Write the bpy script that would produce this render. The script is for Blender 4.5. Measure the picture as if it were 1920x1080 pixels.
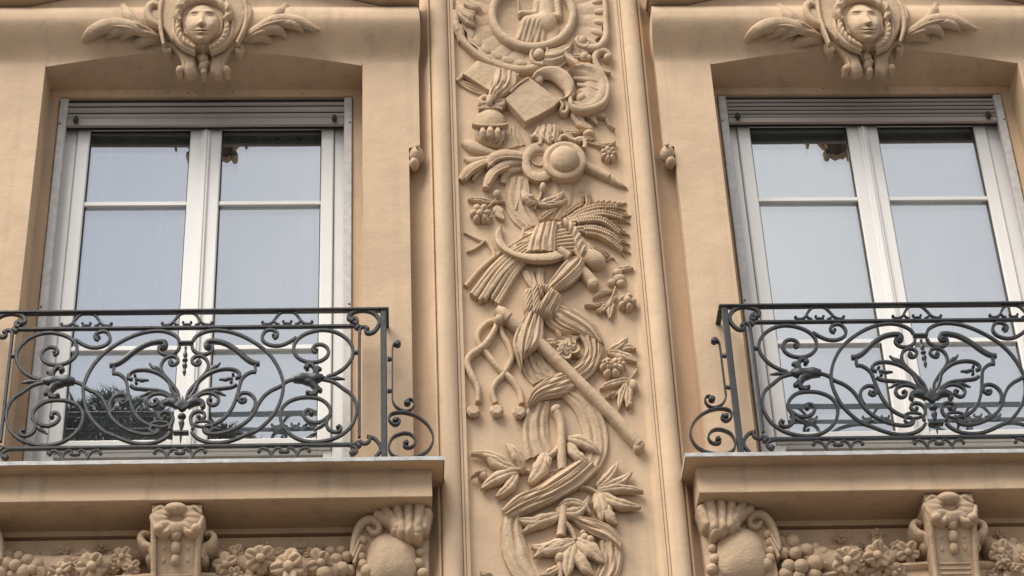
import bpy, math, random
import numpy as np
from mathutils import Vector, Matrix, noise as mnoise
for o in list(bpy.data.objects): bpy.data.objects.remove(o)
scene = bpy.context.scene
C = scene.collection
rad = math.radians
random.seed(4); rng = np.random.default_rng(4)

# ------------------------------------------------------------------ camera (solved from the photo's vanishing points)
F, CX, CY = 4300., 960., 540.
_v = np.array([-280., 5804., -F]); _v /= np.linalg.norm(_v)
_t = .0088
_h = np.array([1., _t, -(_v[0]+_t*_v[1])/_v[2]]); _h /= np.linalg.norm(_h)
RM = np.array([_h, np.cross(_v, _h), _v])          # rows = world X, Y, Z in camera coordinates
CAM = np.array([0, 0, 7.3]) - RM@np.array([0, 0, -1.])*(F/450.)
cam = bpy.data.cameras.new('camera'); co = bpy.data.objects.new('camera', cam); C.objects.link(co)
cam.sensor_width = 36; cam.lens = F/1920*36; cam.clip_start = .1; cam.clip_end = 2000
m = Matrix([[*RM[0], CAM[0]], [*RM[1], CAM[1]], [*RM[2], CAM[2]], [0, 0, 0, 1]]); co.matrix_world = m
scene.camera = co

# ------------------------------------------------------------------ sky, sun, exposure
SUN = Vector((-.52, -.50, 1.0)).normalized()       # towards the sun: up, left and in front of the facade
w = bpy.data.worlds.new('World'); scene.world = w; w.use_nodes = True
nt = w.node_tree; nt.nodes.clear()
N = nt.nodes.new; L = nt.links.new
out = N('ShaderNodeOutputWorld'); bg = N('ShaderNodeBackground'); sky = N('ShaderNodeTexSky')
sky.sky_type = 'NISHITA'; sky.sun_disc = False
sky.sun_elevation = math.asin(SUN.z); sky.sun_rotation = math.atan2(SUN.x, SUN.y)
sky.dust_density = 2.0; sky.air_density = 1.2
tc = N('ShaderNodeTexCoord'); nz = N('ShaderNodeTexNoise'); nz.inputs['Scale'].default_value = 2.6; nz.inputs['Detail'].default_value = 6
rp = N('ShaderNodeValToRGB'); rp.color_ramp.elements[0].position = .35; rp.color_ramp.elements[1].position = .7
rp.color_ramp.elements[0].color = (.25, .25, .25, 1); rp.color_ramp.elements[1].color = (.95, .95, .95, 1)
mx = N('ShaderNodeMix'); mx.data_type = 'RGBA'; mx.inputs[7].default_value = (8.8, 8.9, 9.2, 1)
mpg = N('ShaderNodeMapping'); mpg.inputs['Location'].default_value = (2.3, 0, 0); L(tc.outputs['Generated'], mpg.inputs['Vector']); L(mpg.outputs['Vector'], nz.inputs['Vector']); L(nz.outputs['Fac'], rp.inputs['Fac']); L(rp.outputs['Color'], mx.inputs[0])
L(sky.outputs['Color'], mx.inputs[6]); L(mx.outputs[2], bg.inputs['Color']); L(bg.outputs['Background'], out.inputs['Surface'])
bg.inputs['Strength'].default_value = .1
sl = bpy.data.lights.new('sun', 'SUN'); sl.energy = 4.1; sl.angle = rad(44); sl.color = (1, .95, .86)
so = bpy.data.objects.new('sun', sl); C.objects.link(so); so.rotation_euler = (-SUN).to_track_quat('-Z', 'Y').to_euler(); so.location = (-6, -8, 16)
vs = scene.view_settings; vs.view_transform = 'Standard'; vs.look = 'None'; vs.gamma = 1; vs.use_curve_mapping = False; vs.exposure = 0.29

# ------------------------------------------------------------------ materials
def mat(name, col, rough=.8, var=0., vscale=3., bump=0., bscale=60., metal=0., spots=None, stretch=(1, 1, 1), col2=None, streak=0.):
    M = bpy.data.materials.new(name); M.use_nodes = True
    t = M.node_tree; b = t.nodes['Principled BSDF']; n = t.nodes.new; l = t.links.new
    b.inputs['Roughness'].default_value = rough; b.inputs['Metallic'].default_value = metal
    b.inputs['Base Color'].default_value = (*col, 1)
    if var or bump:
        g = n('ShaderNodeNewGeometry'); mp = n('ShaderNodeMapping'); mp.inputs['Scale'].default_value = stretch; l(g.outputs['Position'], mp.inputs['Vector'])
    if var:
        a = n('ShaderNodeTexNoise'); a.inputs['Scale'].default_value = vscale; a.inputs['Detail'].default_value = 8; a.inputs['Roughness'].default_value = .65
        l(mp.outputs['Vector'], a.inputs['Vector'])
        r = n('ShaderNodeValToRGB'); r.color_ramp.elements[0].position = .3; r.color_ramp.elements[1].position = .72
        d = col2 or tuple(c*(1-var) for c in col); u = tuple(min(1, c*(1+var*.45)) for c in col)
        r.color_ramp.elements[0].color = (*d, 1); r.color_ramp.elements[1].color = (*u, 1)
        l(a.outputs['Fac'], r.inputs['Fac']); src = r.outputs['Color']
        if spots:
            s = n('ShaderNodeTexNoise'); s.inputs['Scale'].default_value = spots[1]; s.inputs['Detail'].default_value = 5; s.inputs['Roughness'].default_value = .7; l(mp.outputs['Vector'], s.inputs['Vector'])
            sr = n('ShaderNodeValToRGB'); sr.color_ramp.elements[0].position = spots[2]; sr.color_ramp.elements[1].position = spots[2]+.12
            l(s.outputs['Fac'], sr.inputs['Fac'])
            k = n('ShaderNodeMath'); k.operation = 'MULTIPLY'; k.inputs[1].default_value = spots[3]; l(sr.outputs['Color'], k.inputs[0])
            x = n('ShaderNodeMix'); x.data_type = 'RGBA'; x.inputs[7].default_value = (*spots[0], 1); l(k.outputs[0], x.inputs[0]); l(src, x.inputs[6]); src = x.outputs[2]
        if streak:
            m2 = n('ShaderNodeMapping'); m2.inputs['Scale'].default_value = (16, 16, .55); l(g.outputs['Position'], m2.inputs['Vector'])
            s2 = n('ShaderNodeTexNoise'); s2.inputs['Scale'].default_value = 1.; s2.inputs['Detail'].default_value = 4; l(m2.outputs['Vector'], s2.inputs['Vector'])
            r2 = n('ShaderNodeValToRGB'); r2.color_ramp.elements[0].position = .52; r2.color_ramp.elements[1].position = .78; l(s2.outputs['Fac'], r2.inputs['Fac'])
            k2 = n('ShaderNodeMath'); k2.operation = 'MULTIPLY'; k2.inputs[1].default_value = streak; l(r2.outputs['Color'], k2.inputs[0])
            x2 = n('ShaderNodeMix'); x2.data_type = 'RGBA'; x2.inputs[7].default_value = (.30, .235, .17, 1); l(k2.outputs[0], x2.inputs[0]); l(src, x2.inputs[6]); src = x2.outputs[2]
        l(src, b.inputs['Base Color'])
    if bump:
        f = n('ShaderNodeTexNoise'); f.inputs['Scale'].default_value = bscale; f.inputs['Detail'].default_value = 6; f.inputs['Roughness'].default_value = .6; l(mp.outputs['Vector'], f.inputs['Vector'])
        f2 = n('ShaderNodeTexNoise'); f2.inputs['Scale'].default_value = bscale*.16; f2.inputs['Detail'].default_value = 3; l(mp.outputs['Vector'], f2.inputs['Vector'])
        ad = n('ShaderNodeMath'); ad.operation = 'MULTIPLY_ADD'; ad.inputs[1].default_value = 2.2; l(f2.outputs['Fac'], ad.inputs[0]); l(f.outputs['Fac'], ad.inputs[2])
        bp = n('ShaderNodeBump'); bp.inputs['Strength'].default_value = bump; bp.inputs['Distance'].default_value = .004
        l(ad.outputs[0], bp.inputs['Height']); l(bp.outputs['Normal'], b.inputs['Normal'])
    return M
PLA = mat('painted_plaster', (.59, .42, .275), .85, .18, 2.2, .36, 75, spots=((.38, .27, .17), 9., .60, .35), streak=.42)
REL = mat('painted_stucco', (.53, .378, .246), .87, .24, 6., .8, 110, spots=((.33, .24, .155), 20., .57, .5))  # same paint as the wall, base darkened to stand in for relief shading
SLA = mat('slab_plaster', (.55, .39, .25), .88, .2, 4., .7, 90, spots=((.27, .21, .15), 30., .60, .55), stretch=(.45, 1, 1.6), streak=.6)
IRON = mat('painted_iron', (.026, .027, .030), .45, .35, 30., .25, 160, spots=((.11, .10, .09), 45., .66, .5))
PVC = mat('white_window_plastic', (.80, .77, .735), .42, .07, 5., .05, 40, spots=((.6, .56, .52), 14., .62, .3), stretch=(1, 1, .25))
GUI = mat('guide_rail_metal', (.54, .52, .50), .5, .25, 30., .2, 120, spots=((.36, .33, .32), 60., .58, .6))
SLAT = mat('shutter_slat', (.36, .315, .28), .6, .15, 12., .15, 90, spots=((.25, .21, .2), 26., .62, .5), stretch=(.15, 1, 1))
DARK = mat('black_rubber_and_gap_shade', (.02, .02, .02), .6)  # rubber parts and holes; also the sheet standing in for shade behind the slats
ZINC = mat('zinc_flashing', (.50, .49, .475), .55, .3, 25., .3, 60, spots=((.25, .24, .23), 40., .6, .6), metal=.1)
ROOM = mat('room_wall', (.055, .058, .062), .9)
SILL = mat('grey_sill_board', (.36, .34, .31), .75, .25, 20., .2, 60, stretch=(.2, 1, 1))
WTHR = mat('brown_reveal', (.6, .435, .27), .85, .2, 8., .4, 75)
CURT = mat('sheer_curtain', (.85, .85, .86), .9)
LEAFM = mat('conifer_needles', (.024, .036, .02), .7, .3, 3.)
BARK = mat('tree_bark', (.12, .085, .06), .9, .3, 8., .6, 20)
ASPH = mat('street_asphalt', (.075, .07, .066), .9, .2, .8, .3, 30)
PAVE = mat('pavement_stone', (.17, .16, .145), .9, .2, 2., .3, 20)
GLASS = bpy.data.materials.new('window_glass'); GLASS.use_nodes = True
t = GLASS.node_tree; t.nodes.clear()
o_ = t.nodes.new('ShaderNodeOutputMaterial'); g_ = t.nodes.new('ShaderNodeBsdfGlossy'); tr = t.nodes.new('ShaderNodeBsdfTransparent'); mxs = t.nodes.new('ShaderNodeMixShader')
g_.inputs['Roughness'].default_value = .006; g_.inputs['Color'].default_value = (.97, .965, .955, 1); tr.inputs['Color'].default_value = (.70, .73, .73, 1); mxs.inputs[0].default_value = .50
gg = t.nodes.new('ShaderNodeNewGeometry'); gn = t.nodes.new('ShaderNodeTexNoise'); gn.inputs['Scale'].default_value = 2.6; gn.inputs['Detail'].default_value = 1.5; gb = t.nodes.new('ShaderNodeBump'); gb.inputs['Strength'].default_value = .25; gb.inputs['Distance'].default_value = .004
t.links.new(gg.outputs['Position'], gn.inputs['Vector']); t.links.new(gn.outputs['Fac'], gb.inputs['Height']); t.links.new(gb.outputs['Normal'], g_.inputs['Normal'])
t.links.new(tr.outputs[0], mxs.inputs[1]); t.links.new(g_.outputs[0], mxs.inputs[2]); t.links.new(mxs.outputs[0], o_.inputs['Surface'])

# ------------------------------------------------------------------ helpers
def WV(p, Y):
    p = np.atleast_2d(np.asarray(p, float)); Y = np.broadcast_to(np.asarray(Y, float), (len(p),))
    d = np.stack([p[:, 0]-CX, -(p[:, 1]-CY), np.full(len(p), -F)], 1)@RM.T
    return CAM + d*((Y-CAM[1])/d[:, 1])[:, None]
def W(x, y, Y=0.): return WV([(x, y)], Y)[0]

class T:                                            # a thing: an Empty at its base
    def __init__(s, name, loc, label, cat, group=None):
        s.o = bpy.data.objects.new(name, None); C.objects.link(s.o); s.o.location = loc; s.loc = np.array(loc, float); s.o.empty_display_size = .05
        s.o['label'] = label; s.o['category'] = cat
        if group: s.o['group'] = group
ORIG = {}
def obj(name, v, f, m, parent=None, smooth=40, label=None):
    v = np.asarray(v, float)
    if isinstance(parent, T): po, loc = parent.o, parent.loc
    elif parent is not None: po, loc = parent, ORIG[parent.name]
    else: po, loc = None, np.zeros(3)
    me = bpy.data.meshes.new(name); me.from_pydata((v-loc).tolist(), [], [list(map(int, q)) for q in f]); me.materials.append(m)
    if smooth:
        me.polygons.foreach_set('use_smooth', [True]*len(me.polygons)); me.set_sharp_from_angle(angle=rad(smooth))
    o = bpy.data.objects.new(name, me); C.objects.link(o); o.parent = po; ORIG[o.name] = loc
    if label: o['label'] = label
    return o
def tag(o, label, cat, group=None, kind=None):
    if label: o['label'] = label
    if cat: o['category'] = cat
    if group: o['group'] = group
    if kind: o['kind'] = kind
    return o
def tree_copy(root, off, labels=None, parent=None, mirror=None):
    c = root.copy(); C.objects.link(c); c.parent = parent
    if parent is None: c.location = root.location + Vector(off)
    for ch in list(root.children): tree_copy(ch, off, None, c)
    return c

class MB:                                           # collects shapes into one mesh
    def __init__(s): s.v = []; s.f = []; s.n = 0
    def add(s, v, f):
        v = np.asarray(v, float); s.v.append(v); s.f += [tuple(i+s.n for i in q) for q in f]; s.n += len(v); return s
    def box(s, x0, x1, y0, y1, z0, z1, bv=.0):
        if bv:
            b = min(bv, abs(x1-x0)*.45, abs(y1-y0)*.45, abs(z1-z0)*.45)
            V = []; 
            for (z, ins) in ((z0, b), (z0+b, 0), (z1-b, 0), (z1, b)):
                a0, a1, c0, c1 = x0+ins, x1-ins, y0+ins, y1-ins
                V += [(a0+b, c0, z), (a1-b, c0, z), (a1, c0+b, z), (a1, c1-b, z), (a1-b, c1, z), (a0+b, c1, z), (a0, c1-b, z), (a0, c0+b, z)]
            Fc = [tuple(range(7, -1, -1)), tuple(range(24, 32))]
            for k in range(3):
                for i in range(8): j = (i+1) % 8; Fc.append((k*8+i, k*8+j, k*8+8+j, k*8+8+i))
            return s.add(V, Fc)
        V = [(x, y, z) for z in (z0, z1) for x, y in ((x0, y0), (x1, y0), (x1, y1), (x0, y1))]
        return s.add(V, [(3, 2, 1, 0), (4, 5, 6, 7), (0, 1, 5, 4), (1, 2, 6, 5), (2, 3, 7, 6), (3, 0, 4, 7)])
    def ball(s, c, r, n=10, k=7):
        r = np.broadcast_to(np.asarray(r, float), (3,)); V = [(0, 0, 1)]
        for i in range(1, k):
            a = math.pi*i/k
            for j in range(n): b = 2*math.pi*j/n; V.append((math.sin(a)*math.cos(b), math.sin(a)*math.sin(b), math.cos(a)))
        V.append((0, 0, -1)); Fc = []
        for j in range(n): Fc.append((0, 1+j, 1+(j+1) % n)); q = 1+(k-2)*n; Fc.append((len(V)-1, q+(j+1) % n, q+j))
        for i in range(k-2):
            for j in range(n): a = 1+i*n; Fc.append((a+j, a+n+j, a+n+(j+1) % n, a+(j+1) % n))
        return s.add(np.array(V)*r+np.asarray(c), Fc)
    def build(s, name, m, parent=None, smooth=40, label=None): return obj(name, np.concatenate(s.v), s.f, m, parent, smooth, label)

def grid(nr, nc, closed=False):
    F_ = []
    for i in range(nr-1):
        for j in range(nc if closed else nc-1):
            k = (j+1) % nc; F_.append((i*nc+j, (i+1)*nc+j, (i+1)*nc+k, i*nc+k))
    return F_
def spl(P, n, closed=False):                        # Catmull-Rom, resampled evenly
    P = np.asarray(P, float)
    if len(P) == 2: return P[0]+(P[1]-P[0])*np.linspace(0, 1, n)[:, None]
    Q = np.vstack([P[-1], P, P[0], P[1]]) if closed else np.vstack([2*P[0]-P[1], P, 2*P[-1]-P[-2]])
    R_ = []
    for i in range(len(Q)-3):
        a, b, c, d = Q[i:i+4]; u = np.linspace(0, 1, 13)[:-1, None]
        R_.append(.5*(2*b+(c-a)*u+(2*a-5*b+4*c-d)*u*u+(3*b-a-3*c+d)*u**3))
    R_.append(Q[-2][None] if not closed else P[0][None]); R_ = np.vstack(R_)
    s = np.r_[0, np.cumsum(np.linalg.norm(np.diff(R_, axis=0), axis=1))]; q = np.linspace(0, s[-1], n)
    return np.stack([np.interp(q, s, R_[:, k]) for k in range(R_.shape[1])], 1)
def arr(x, n): 
    x = np.atleast_1d(np.asarray(x, float)); return np.interp(np.linspace(0, 1, n), np.linspace(0, 1, len(x)), x) if len(x) > 1 else np.full(n, x[0])
def perp(p):
    t = np.gradient(p, axis=0); t /= np.linalg.norm(t, axis=1)[:, None]+1e-9; return np.stack([-t[:, 1], t[:, 0]], 1)
def rough(v, amp, sc=26):
    if not amp: return v
    for i in range(len(v)): v[i, 1] += amp*mnoise.noise(Vector((v[i, 0]*sc, v[i, 2]*sc, 3.3)))
    return v

# --- relief shapes: all are solid, rising from a back plane 'wall' to base - height (towards the street)
P0 = .02
def loft_xyz(Xa, Xb, h, base, wall, m_):            # Xa, Xb: n x 3 ; h: n x m heights ; closes to the wall all round
    n = len(Xa); v = np.linspace(0, 1, m_)
    G = Xa[:, None, :]*(1-v)[None, :, None]+Xb[:, None, :]*v[None, :, None]; G[:, :, 1] = np.reshape(np.broadcast_to(base, (n,)), (n, 1))-h
    H = np.zeros((n+2, m_+2, 3)); H[1:-1, 1:-1] = G; H[0, 1:-1] = G[0]; H[-1, 1:-1] = G[-1]; H[1:-1, 0] = G[:, 0]; H[1:-1, -1] = G[:, -1]
    H[0, 0] = G[0, 0]; H[0, -1] = G[0, -1]; H[-1, 0] = G[-1, 0]; H[-1, -1] = G[-1, -1]
    wl = np.broadcast_to(np.asarray(wall, float), (n,)); H[1:-1, 0, 1] = wl; H[1:-1, -1, 1] = wl; H[0, :, 1] = wl[0]; H[-1, :, 1] = wl[-1]
    V = H.reshape(-1, 3); Fc = grid(n+2, m_+2)
    a = G[-1, 0]-G[0, 0]; b = G[0, -1]-G[0, 0]
    if np.cross(Xb.mean(0)-Xa.mean(0), Xa[len(Xa)//2+1]-Xa[len(Xa)//2])[1] < 0: Fc = [q[::-1] for q in Fc]
    return V, Fc
THK = .026
def backs(base, li, wall): return np.minimum(base+.004, base-(li-THK)) if wall is None else wall
def loft(A, B, lift=.02, crown=.008, folds=0, amp=.004, tilt=0., base=None, wall=None, n=26, m_=None, ph=0., power=3, rg=.0012, crease=0.):
    base = P0 if base is None else base
    A = spl(A, n); B = spl(B, n); m_ = m_ or (7 if not folds else max(11, int(folds*8)+1)); ph = ph or (A[0, 0]*.37 % 6.28)
    li = arr(lift, n); Xa = WV(A, base-li); Xb = WV(B, base-li); v = np.linspace(0, 1, m_)
    wall = backs(base, li, wall)
    h = li[:, None]+crown*(1-np.abs(2*v-1)**power)[None]-crown*.35+tilt*(v-.5)[None]
    if folds:
        s = np.linspace(0, 1, n)[:, None]
        vv_ = v[None]+.05*np.sin(3.1*s+ph)+.03*np.sin(7*s+2*ph)
        h = h+amp*(2.0*np.abs(np.cos(math.pi*folds*vv_+ph+.9*s))**.85-1.15)*np.sin(math.pi*np.clip(v*.94+.03, 0, 1))[None]**.4
        h = h+amp*.35*np.cos(2*math.pi*folds*1.7*v[None]+2*ph-2*s)
    if crease: h = h-crease*np.exp(-((v-.5)/.09)**2)[None]
    V, Fc = loft_xyz(Xa, Xb, h, base, wall, m_); return rough(V, rg), Fc
def rod(P, w_, lift=.01, base=None, wall=None, n=20, m_=7, flat=1., rg=.0008, twist=0):   # half-round bar of width w_ (px)
    base = P0 if base is None else base
    p = spl(P, n); q = perp(p); ww = arr(w_, n)[:, None]; A = p+q*ww/2; B = p-q*ww/2; li = arr(lift, n); wall = backs(base, li, wall)
    Xa = WV(A, base-li); Xb = WV(B, base-li); v = np.linspace(0, 1, m_); r = ww/900.
    h = li[:, None]+flat*r*np.sqrt(np.maximum(0, 1-(2*v-1)**2))[None]
    if twist: h = h+r*.35*np.cos(twist*np.linspace(0, 1, n)[:, None]*6.28+v[None]*5)
    V, Fc = loft_xyz(Xa, Xb, h, base, wall, m_); return rough(V, rg), Fc
def leaf(b, t_, w_, bend=0., lift=(.012, .03), crown=.010, crease=.007, base=None, wall=None, n=19, blunt=.75, curl=0.):
    b = np.array(b, float); t_ = np.array(t_, float); d = t_-b; q = np.array([-d[1], d[0]]); s = np.linspace(0, 1, n)
    c = b+d*s[:, None]+q*(bend*4*s*(1-s))[:, None]; pq = perp(c)
    pr = np.sin(math.pi*np.clip(s*.93+.05, 0, 1)**blunt)**.75; pr = np.maximum(pr, .05)
    hw = (w_/2*pr*(1+.09*np.sin(s*17+b[0])))[:, None]
    base = P0 if base is None else base
    li = arr(lift, n)+curl*np.sin(math.pi*s); wall = backs(base, li, wall); A = c+pq*hw; B = c-pq*hw; m_ = 9; v = np.linspace(0, 1, m_)
    h = li[:, None]+crown*(1-np.abs(2*v-1)**2.2)[None]*pr[:, None]-crease*np.exp(-((v-.5)/.11)**2)[None]*pr[:, None]-crown*.3
    h = h+.0026*np.sin(s*11+b[1])[:, None]*(2*v-1)[None]+.0011*np.cos(6.283*(5.5*s[:, None]-2.2*np.abs(v-.5)[None]))*pr[:, None]
    V, Fc = loft_xyz(WV(A, base-li), WV(B, base-li), h, base, wall, m_); return rough(V, .001), Fc
def polar(c, rx, ry, hf, lift=.01, base=None, wall=None, out=None, rings=7, segs=28, rot=0., rg=.0008):
    base = P0 if base is None else base; wall = base+.004 if wall is None else wall
    th = np.linspace(0, 2*math.pi, segs, endpoint=False); rho = np.linspace(0, 1, rings+1)[1:]; R0 = np.ones(segs) if out is None else out(th)
    px = [np.array(c, float)]; hh = [hf(np.array(0.), np.array(0.))]
    ca, sa = math.cos(rot), math.sin(rot)
    for r in rho:
        x = rx*r*R0*np.cos(th); y = ry*r*R0*np.sin(th)
        px += list(np.stack([c[0]+ca*x-sa*y, c[1]+sa*x+ca*y], 1)); hh += list(np.broadcast_to(hf(np.full(segs, r), th), (segs,)))
    X = WV(np.array(px), base-lift); X[:, 1] = base-lift-np.array(hh, float); wl = X[-segs:].copy(); wl[:, 1] = wall
    V = np.vstack([X, wl]); Fc = [(0, 1+(j+1) % segs, 1+j) for j in range(segs)]
    for i in range(rings):
        for j in range(segs): a = 1+i*segs; k = (j+1) % segs; Fc.append((a+j, a+k, a+segs+k, a+segs+j))
    return rough(V, rg), [q[::-1] for q in Fc]
dome = lambda H: (lambda r, t: H*np.sqrt(np.maximum(0, 1-np.asarray(r)**2*.98)))
def berry(c, r, lift=.012, H=None, **k): return polar(c, r, r*.9, dome(H or r/450*.9), lift=lift, rings=5, segs=14, **k)
def rosette(c, r, n=6, lift=.02, ry=None, rot=0., base=None, wall=None, H=.016):
    def hf(q, t_):
        q = np.asarray(q); pet = np.abs(np.cos(n*np.asarray(t_)/2+rot))
        return np.where(q < .28, H*.95*np.sqrt(np.maximum(0, 1-(q/.30)**2))+.002, H*(.15+.85*pet**.7)*np.sin(math.pi*np.clip((q-.18)/.86, 0, 1))**.8)
    return polar(c, r, ry or r*.88, hf, lift=lift, base=base, wall=wall, out=lambda t_: .72+.28*np.abs(np.cos(n*t_/2+rot))**.6, rings=9, segs=n*8)
def slab(poly, lift, rings, base=None, wall=None, rg=.001):      # rings: (inset scale, height) from the wall to the top
    base = P0 if base is None else base
    poly = np.array(poly, float); q = []
    for i in range(len(poly)):
        a, b = poly[i], poly[(i+1) % len(poly)]; q += [a+(b-a)*s for s in (0, .06, .25, .5, .75, .94)]
    q = np.array(q); c = q.mean(0); nn = len(q); V = []
    for sc, hh in rings:
        X = WV(c+(q-c)*sc, base-lift); X[:, 1] = base-hh; V.append(X)
    for sc in (.72, .4): X = WV(c+(q-c)*sc, base-lift); X[:, 1] = base-lift; V.append(X)
    X = WV([c], base-lift); X[:, 1] = base-lift; V = np.vstack(V+[X]); nr = len(rings)+2; Fc = grid(nr, nn, True)
    k = nr*nn; Fc += [((nr-1)*nn+j, k, (nr-1)*nn+(j+1) % nn) for j in range(nn)]
    ar = np.sum(q[:, 0]*np.roll(q[:, 1], -1)-q[:, 1]*np.roll(q[:, 0], -1))
    if ar > 0: Fc = [f_[::-1] for f_ in Fc]
    return rough(V, rg), Fc
def hfield(x0, x1, y0, y1, step, fun, base, wall, ref, cut=.0008):  # carved height field over a pixel box
    xs = np.arange(x0, x1+step, step); ys = np.arange(y0, y1+step, step); GX, GY = np.meshgrid(xs, ys); h = fun(GX, GY)
    hv = h.ravel(); X = WV(np.stack([GX.ravel(), GY.ravel()], 1), base-(ref if ref is not None else .8*hv)); X[:, 1] = np.where(hv > cut, base-hv, wall)
    nc = len(xs); Fc = [q[::-1] for q in grid(len(ys), nc) if max(hv[i] for i in q) > cut]
    u = np.unique(np.array(Fc).ravel()); mp = -np.ones(len(X), int); mp[u] = range(len(u)); Fc = [tuple(mp[i] for i in q) for q in Fc]
    return X[u], [q[::-1] for q in Fc]
def caps(prims, k=300.):                             # smooth union of tapered capsules, px; (x0,y0,r0,h0,x1,y1,r1,h1)
    def fun(X, Y):
        acc = np.zeros_like(X)
        for x0, y0, r0, h0, x1, y1, r1, h1 in prims:
            dx, dy = x1-x0, y1-y0; s = np.clip(((X-x0)*dx+(Y-y0)*dy)/(dx*dx+dy*dy+1e-9), 0, 1)
            d = np.hypot(X-x0-s*dx, Y-y0-s*dy)/(r0+(r1-r0)*s); hh = (h0+(h1-h0)*s)*np.sqrt(np.maximum(0, 1-d*d))
            acc = np.log(np.exp(k*acc)+np.exp(k*hh)-1)/k
        return acc
    return fun

# metal bars: rounded-rectangle section swept in a plane Y = const
def bar(P, Y, w_, d_, n=None, taper=None, closed=False, px=True):
    p = spl(P, n or max(8, 5*len(P)), closed); X = WV(p, Y) if px else np.stack([p[:, 0], np.full(len(p), Y), p[:, 1]], 1)
    q = X[:, [0, 2]]; t_ = np.gradient(q, axis=0)
    if closed: t_ = np.roll(q, -1, 0)-np.roll(q, 1, 0); t_[0] = t_[-1] = q[1]-q[-2]
    t_ /= np.linalg.norm(t_, axis=1)[:, None]+1e-9; nn = np.stack([-t_[:, 1], t_[:, 0]], 1)
    sc = arr(taper if taper is not None else 1., len(p)); a, b, c = w_/2, d_/2, .72
    S = [(-a, -b*c), (-a*c, -b), (a*c, -b), (a, -b*c), (a, b*c), (a*c, b), (-a*c, b), (-a, b*c)]
    V = []
    for i in range(len(X)):
        for u, y in S: V.append((X[i, 0]+nn[i, 0]*u*sc[i], Y+y*(.5+.5*sc[i]), X[i, 2]+nn[i, 1]*u*sc[i]))
    Fc = [q_ for q_ in grid(len(X), 8, True)]
    if not closed: Fc += [tuple(range(8)), tuple((len(X)-1)*8+i for i in range(7, -1, -1))]
    return np.array(V), Fc
def disc(c, Y, r, d_, n=14, px=True):                # scroll eye: a short rounded drum lying in the scroll
    X = W(c[0], c[1], Y) if px else np.array([c[0], Y, c[1]]); V = []
    for yy, rr in ((-d_/2-.002, r*.55), (-d_/2, r*.85), (-d_/2+.003, r), (d_/2-.003, r), (d_/2, r*.85)):
        for j in range(n): a = 2*math.pi*j/n; V.append((X[0]+rr*math.cos(a), Y+yy, X[2]+rr*math.sin(a)))
    Fc = [q[::-1] for q in grid(5, n, True)]; Fc += [tuple(range(n)), tuple(4*n+j for j in range(n-1, -1, -1))]
    return np.array(V), Fc

BL, BR = -1.325, 1.647                              # bay centres
DX = BR-BL; AX = (BL+BR)/2                          # the pilaster's axis
# ================================================================== the setting: street
v = [(-60, -60, 0), (60, -60, 0), (60, -2.6, 0), (-60, -2.6, 0)]
st = obj('street', v, [(0, 1, 2, 3)], ASPH, None, 0); st['kind'] = 'structure'
b = MB(); b.box(-60, 60, -2.6, .6, -.1, .13, .02); pv = b.build('pavement', PAVE, None, 0); pv['kind'] = 'structure'
b = MB(); b.box(-60, 60, -60, -10.5, -.1, .13, .02); pv = b.build('pavement', PAVE, None, 0); pv['kind'] = 'structure'

# ================================================================== facade wall with the pilaster between the two windows
FW = T('facade_wall', (AX, .1, 0), 'cream painted plaster facade with rounded pilaster mouldings between the two windows', 'wall')
ZL, ZH = 0.13, 10.2
def extr(prof, z0, z1, side, name, m=PLA, nz=2, parent=FW, label=None):   # prof: (a, Y) mirrored to a side of the axis
    z = np.linspace(z0, z1, nz); V = [(AX+side*a, y, zz) for zz in z for a, y in prof]
    return obj(name, V, grid(nz, len(prof)), m, parent, 35, label)
for s in (-1, 1):
    q = np.linspace(0, 1, 7); cove_in = [(.346+.022*u, .020-.012*u**2.2) for u in q]
    extr(cove_in+[(.369, -.003), (.3705, -.005)], ZL, ZH, s, 'panel_edge_cove')
    extr([(.3705, -.005), (.3835, -.006), (.3845, -.001), (.3865, -.001), (.3875, -.007), (.3955, -.008), (.397, .001)], ZL, ZH, s, 'fillet')
    th = np.linspace(-.15, 1.08, 15)*math.pi
    extr([(.397, .001)]+[(.4365-.0385*math.cos(x), -.004-.030*math.sin(x)) for x in np.linspace(.02, .98, 15)*math.pi]+[(.476, .010), (.478, .012)], ZL, ZH, s, 'torus_moulding')
    extr([(.478, .012), (.4800, .003), (.4835, .0), (.489, .003)]+[(.489+.030*u+.09*u*u, .003+.082*math.sin(u*math.pi/2)) for u in np.linspace(0.05, 1, 10)], ZL, ZH, s, 'cove')
xs = np.linspace(AX-.346, AX+.346, 30); zs = np.linspace(5.4, ZH, 160)
V = np.array([(x, P0, z) for z in zs for x in xs]); rough(V, .0018, 7)
obj('pilaster_field', V, grid(len(zs), len(xs)), PLA, FW, 60)
b = MB(); b.box(AX-.346, AX+.346, P0, P0+.1, ZL, 5.4); b.build('pilaster_base_field', PLA, FW)
for i, bx in enumerate((BL, BR)):
    b = MB(); x0, x1 = (bx-1.6, AX-.60) if i == 0 else (AX+.60, bx+1.6)
    b.box(x0, x1, .085, .14, 6.186, 6.35); b.box(x0, x1, .12, .14, 6.170, 6.188); b.box(x0, x1, .088, .14, ZL, 6.170); b.build('lower_wall', PLA, FW, 0)
    b = MB(); b.box(x0, bx-.80, .085, .14, 6.352, 9.6); b.box(bx+.80, x1, .085, .14, 6.352, 9.6); b.box(bx-.80, bx+.80, .10, .14, 8.70, 9.6); b.box(bx-.80, bx+.80, .24, .30, 6.352, 6.60); b.build('bay_wall', PLA, FW, 0)

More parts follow.
